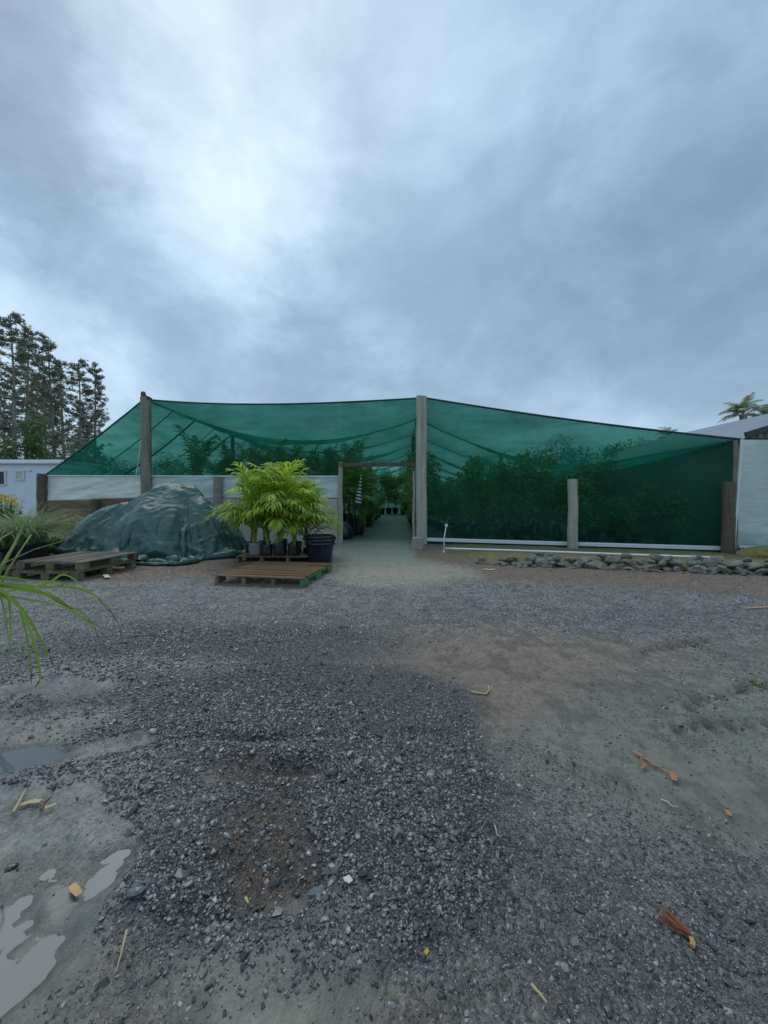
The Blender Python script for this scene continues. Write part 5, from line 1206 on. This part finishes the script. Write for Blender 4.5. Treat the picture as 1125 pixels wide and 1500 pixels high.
tp_part('leaf', [(927, 1106), (933, 1110), (941, 1114)], .010, 'orange', .016, flat=True); tp_part('leaf', [(943, 1124), (943, 1130), (940, 1134)], .007, 'orange', .016, flat=True); tp_part('leaf', [(984, 1140), (986, 1147), (988, 1153)], .013, 'orange', .018, flat=True); tp_part('leaf', [(947, 1119), (958, 1128), (966, 1133)], .006, 'orange', .018, flat=True)
r0 = G(1012, 1382); bs = empty('dried_frond_tip', (r0[0], r0[1], zg(r0[0], r0[1])), 0, 'fan of reddish brown dried fibres with a pale stub at lower right', 'dried frond'); rnd = random.Random(4)
for k in range(24):
    u = k / 23; ex, ey = 964 + 26 * u + rnd.uniform(-4, 4), 1352 - 12 * math.sin(u * 3.1) + rnd.uniform(-5, 5) + 4 * u
    tp_part('fibre', [(1013, 1381), ((1013 + ex) / 2 + rnd.uniform(-4, 4), (1381 + ey) / 2 + rnd.uniform(-3, 3)), (ex, ey)], .0018, 'rust', rnd.uniform(.008, .022), bs)
tp_part('stub', [(1012, 1380), (1015, 1388), (1014, 1394)], .006, 'tan_leaf', .012, bs)
litter('dead_leaf', [(106, 1300), (110, 1306), (116, 1311)], .011, 'tan_leaf', 'tan dead leaf on the dark gravel near the puddles', 'leaf', .012, True)
litter('dead_leaf', [(1064, 1196), (1067, 1200), (1069, 1204)], .009, 'orange', 'small orange leaf scrap alone on mud at the right', 'leaf', .014, True)
litter('bark_strip', [(690, 1020), (700, 1021), (712, 1021), (717, 1015), (715, 1009)], .007, 'straw', 'curved tan strip of bark near the middle of the yard', 'bark')
litter('straw_stem', [(186, 1378), (178, 1410), (170, 1436)], .0028, 'straw', 'long pale grass stem on wet silt at lower left', 'stem', .014)
litter('straw_stem', [(778, 1455), (790, 1468), (801, 1482)], .004, 'straw', 'short thick straw at the bottom right of centre', 'stem', .012)
litter('straw_stem', [(360, 1320), (364, 1334)], .005, 'straw', 'short straw chip in the middle of the lumpy brown patch', 'stem', .014)
litter('straw_stem', [(725, 1222), (728, 1238)], .003, 'straw', 'thin bent straw at the right edge of the dark gravel', 'stem', .012)
litter('straw_stem', [(20, 1195), (38, 1165)], .006, 'straw', 'pale stem lying on wet silt at the left edge', 'stem', .016)
litter('wood_chip', [(30, 1182), (46, 1178), (60, 1180)], .012, 'straw', 'pale flat wood chip on silt near the left edge', 'wood chip', .016, True)
litter('wood_chip', [(66, 1190), (82, 1183)], .008, 'straw', 'slim wood chip right of the flat one on silt', 'wood chip', .016, True)
litter('bark_curl', [(60, 1194), (64, 1184), (75, 1178)], .006, 'rust', 'dark curled bark beside the pale wood chips', 'bark', .016)
litter('paper_scrap', [(504, 1310), (510, 1306), (514, 1312)], .011, 'pale_scrap', 'small pinkish scrap on dark gravel below the middle', 'scrap', .016, True)
litter('leaf_scrap', [(623, 1410), (627, 1414)], .008, 'yellow', 'tiny pale yellow scrap near the bottom centre', 'scrap', .014, True)
litter('wood_chip', [(709, 836), (717, 837), (724, 836)], .04, 'pale_scrap', 'whitish scrap on the brown dirt in front of the stones', 'scrap', .014, True)
litter('leaf_scrap', [(154, 845), (158, 849)], .04, 'pale_scrap', 'pale pink scrap right of the stacked pallets', 'scrap', .03, True)
litter('white_twig', [(968, 1176), (978, 1180), (985, 1188), (994, 1188)], .0025, 'pale_scrap', 'thin wavy white twig on mud below the orange twig', 'twig', .01)
litter('leaf_scrap', [(1148, 890), (1090, 893)], .02, 'tan_leaf', 'reddish scrap on the fine gravel at the right edge', 'scrap', .01, True)
litter('stick', [(540, 1320), (560, 1319)], .003, 'bark', 'short dark stick on gravel', 'stick') if False else None
# weeds
for i, (px, py, s, lab) in enumerate([(1105, 1002, .05, 'tiny yellow green weed beside the tyre track'), (660, 838, .03, 'weed tuft at the left end of the stones')]):
    q = G(px, py); mb = MB(); rnd = random.Random(i)
    for _ in range(26): arc_blade(mb, (rnd.gauss(0, s * .3), rnd.gauss(0, s * .3), 0), rnd.uniform(0, 6.28), R(rnd.uniform(20, 80)), s * rnd.uniform(.6, 1.4), 1.2, .002, rnd, 4)
    o = mb.build('weed', M['blade_green']); o.location = (q[0], q[1], zg(q[0], q[1])); tag(o, lab, 'weed')
# dry grass and moss on the bank
mb = MB(); rnd = random.Random(12)
for _ in range(2600):
    x_ = rnd.uniform(1.7, 8.6); e_ = float(np.interp(x_, [1.5, 1.8, 3.0, 6.2, 9, 14], [7.4, 7.25, 6.95, 6.15, 5.5, 4.5])); top = RF(x_) - .15; y_ = e_ + (top - e_) * rnd.random() ** .8
    arc_blade(mb, (x_, y_, .04 if y_ > e_ + 1 else .1), rnd.uniform(0, 6.28), R(rnd.uniform(5, 60)), rnd.uniform(.03, .11), rnd.uniform(.5, 1.6), .003, rnd, 3)
tag(mb.build('grass', M['grass_tan']), kind='stuff')
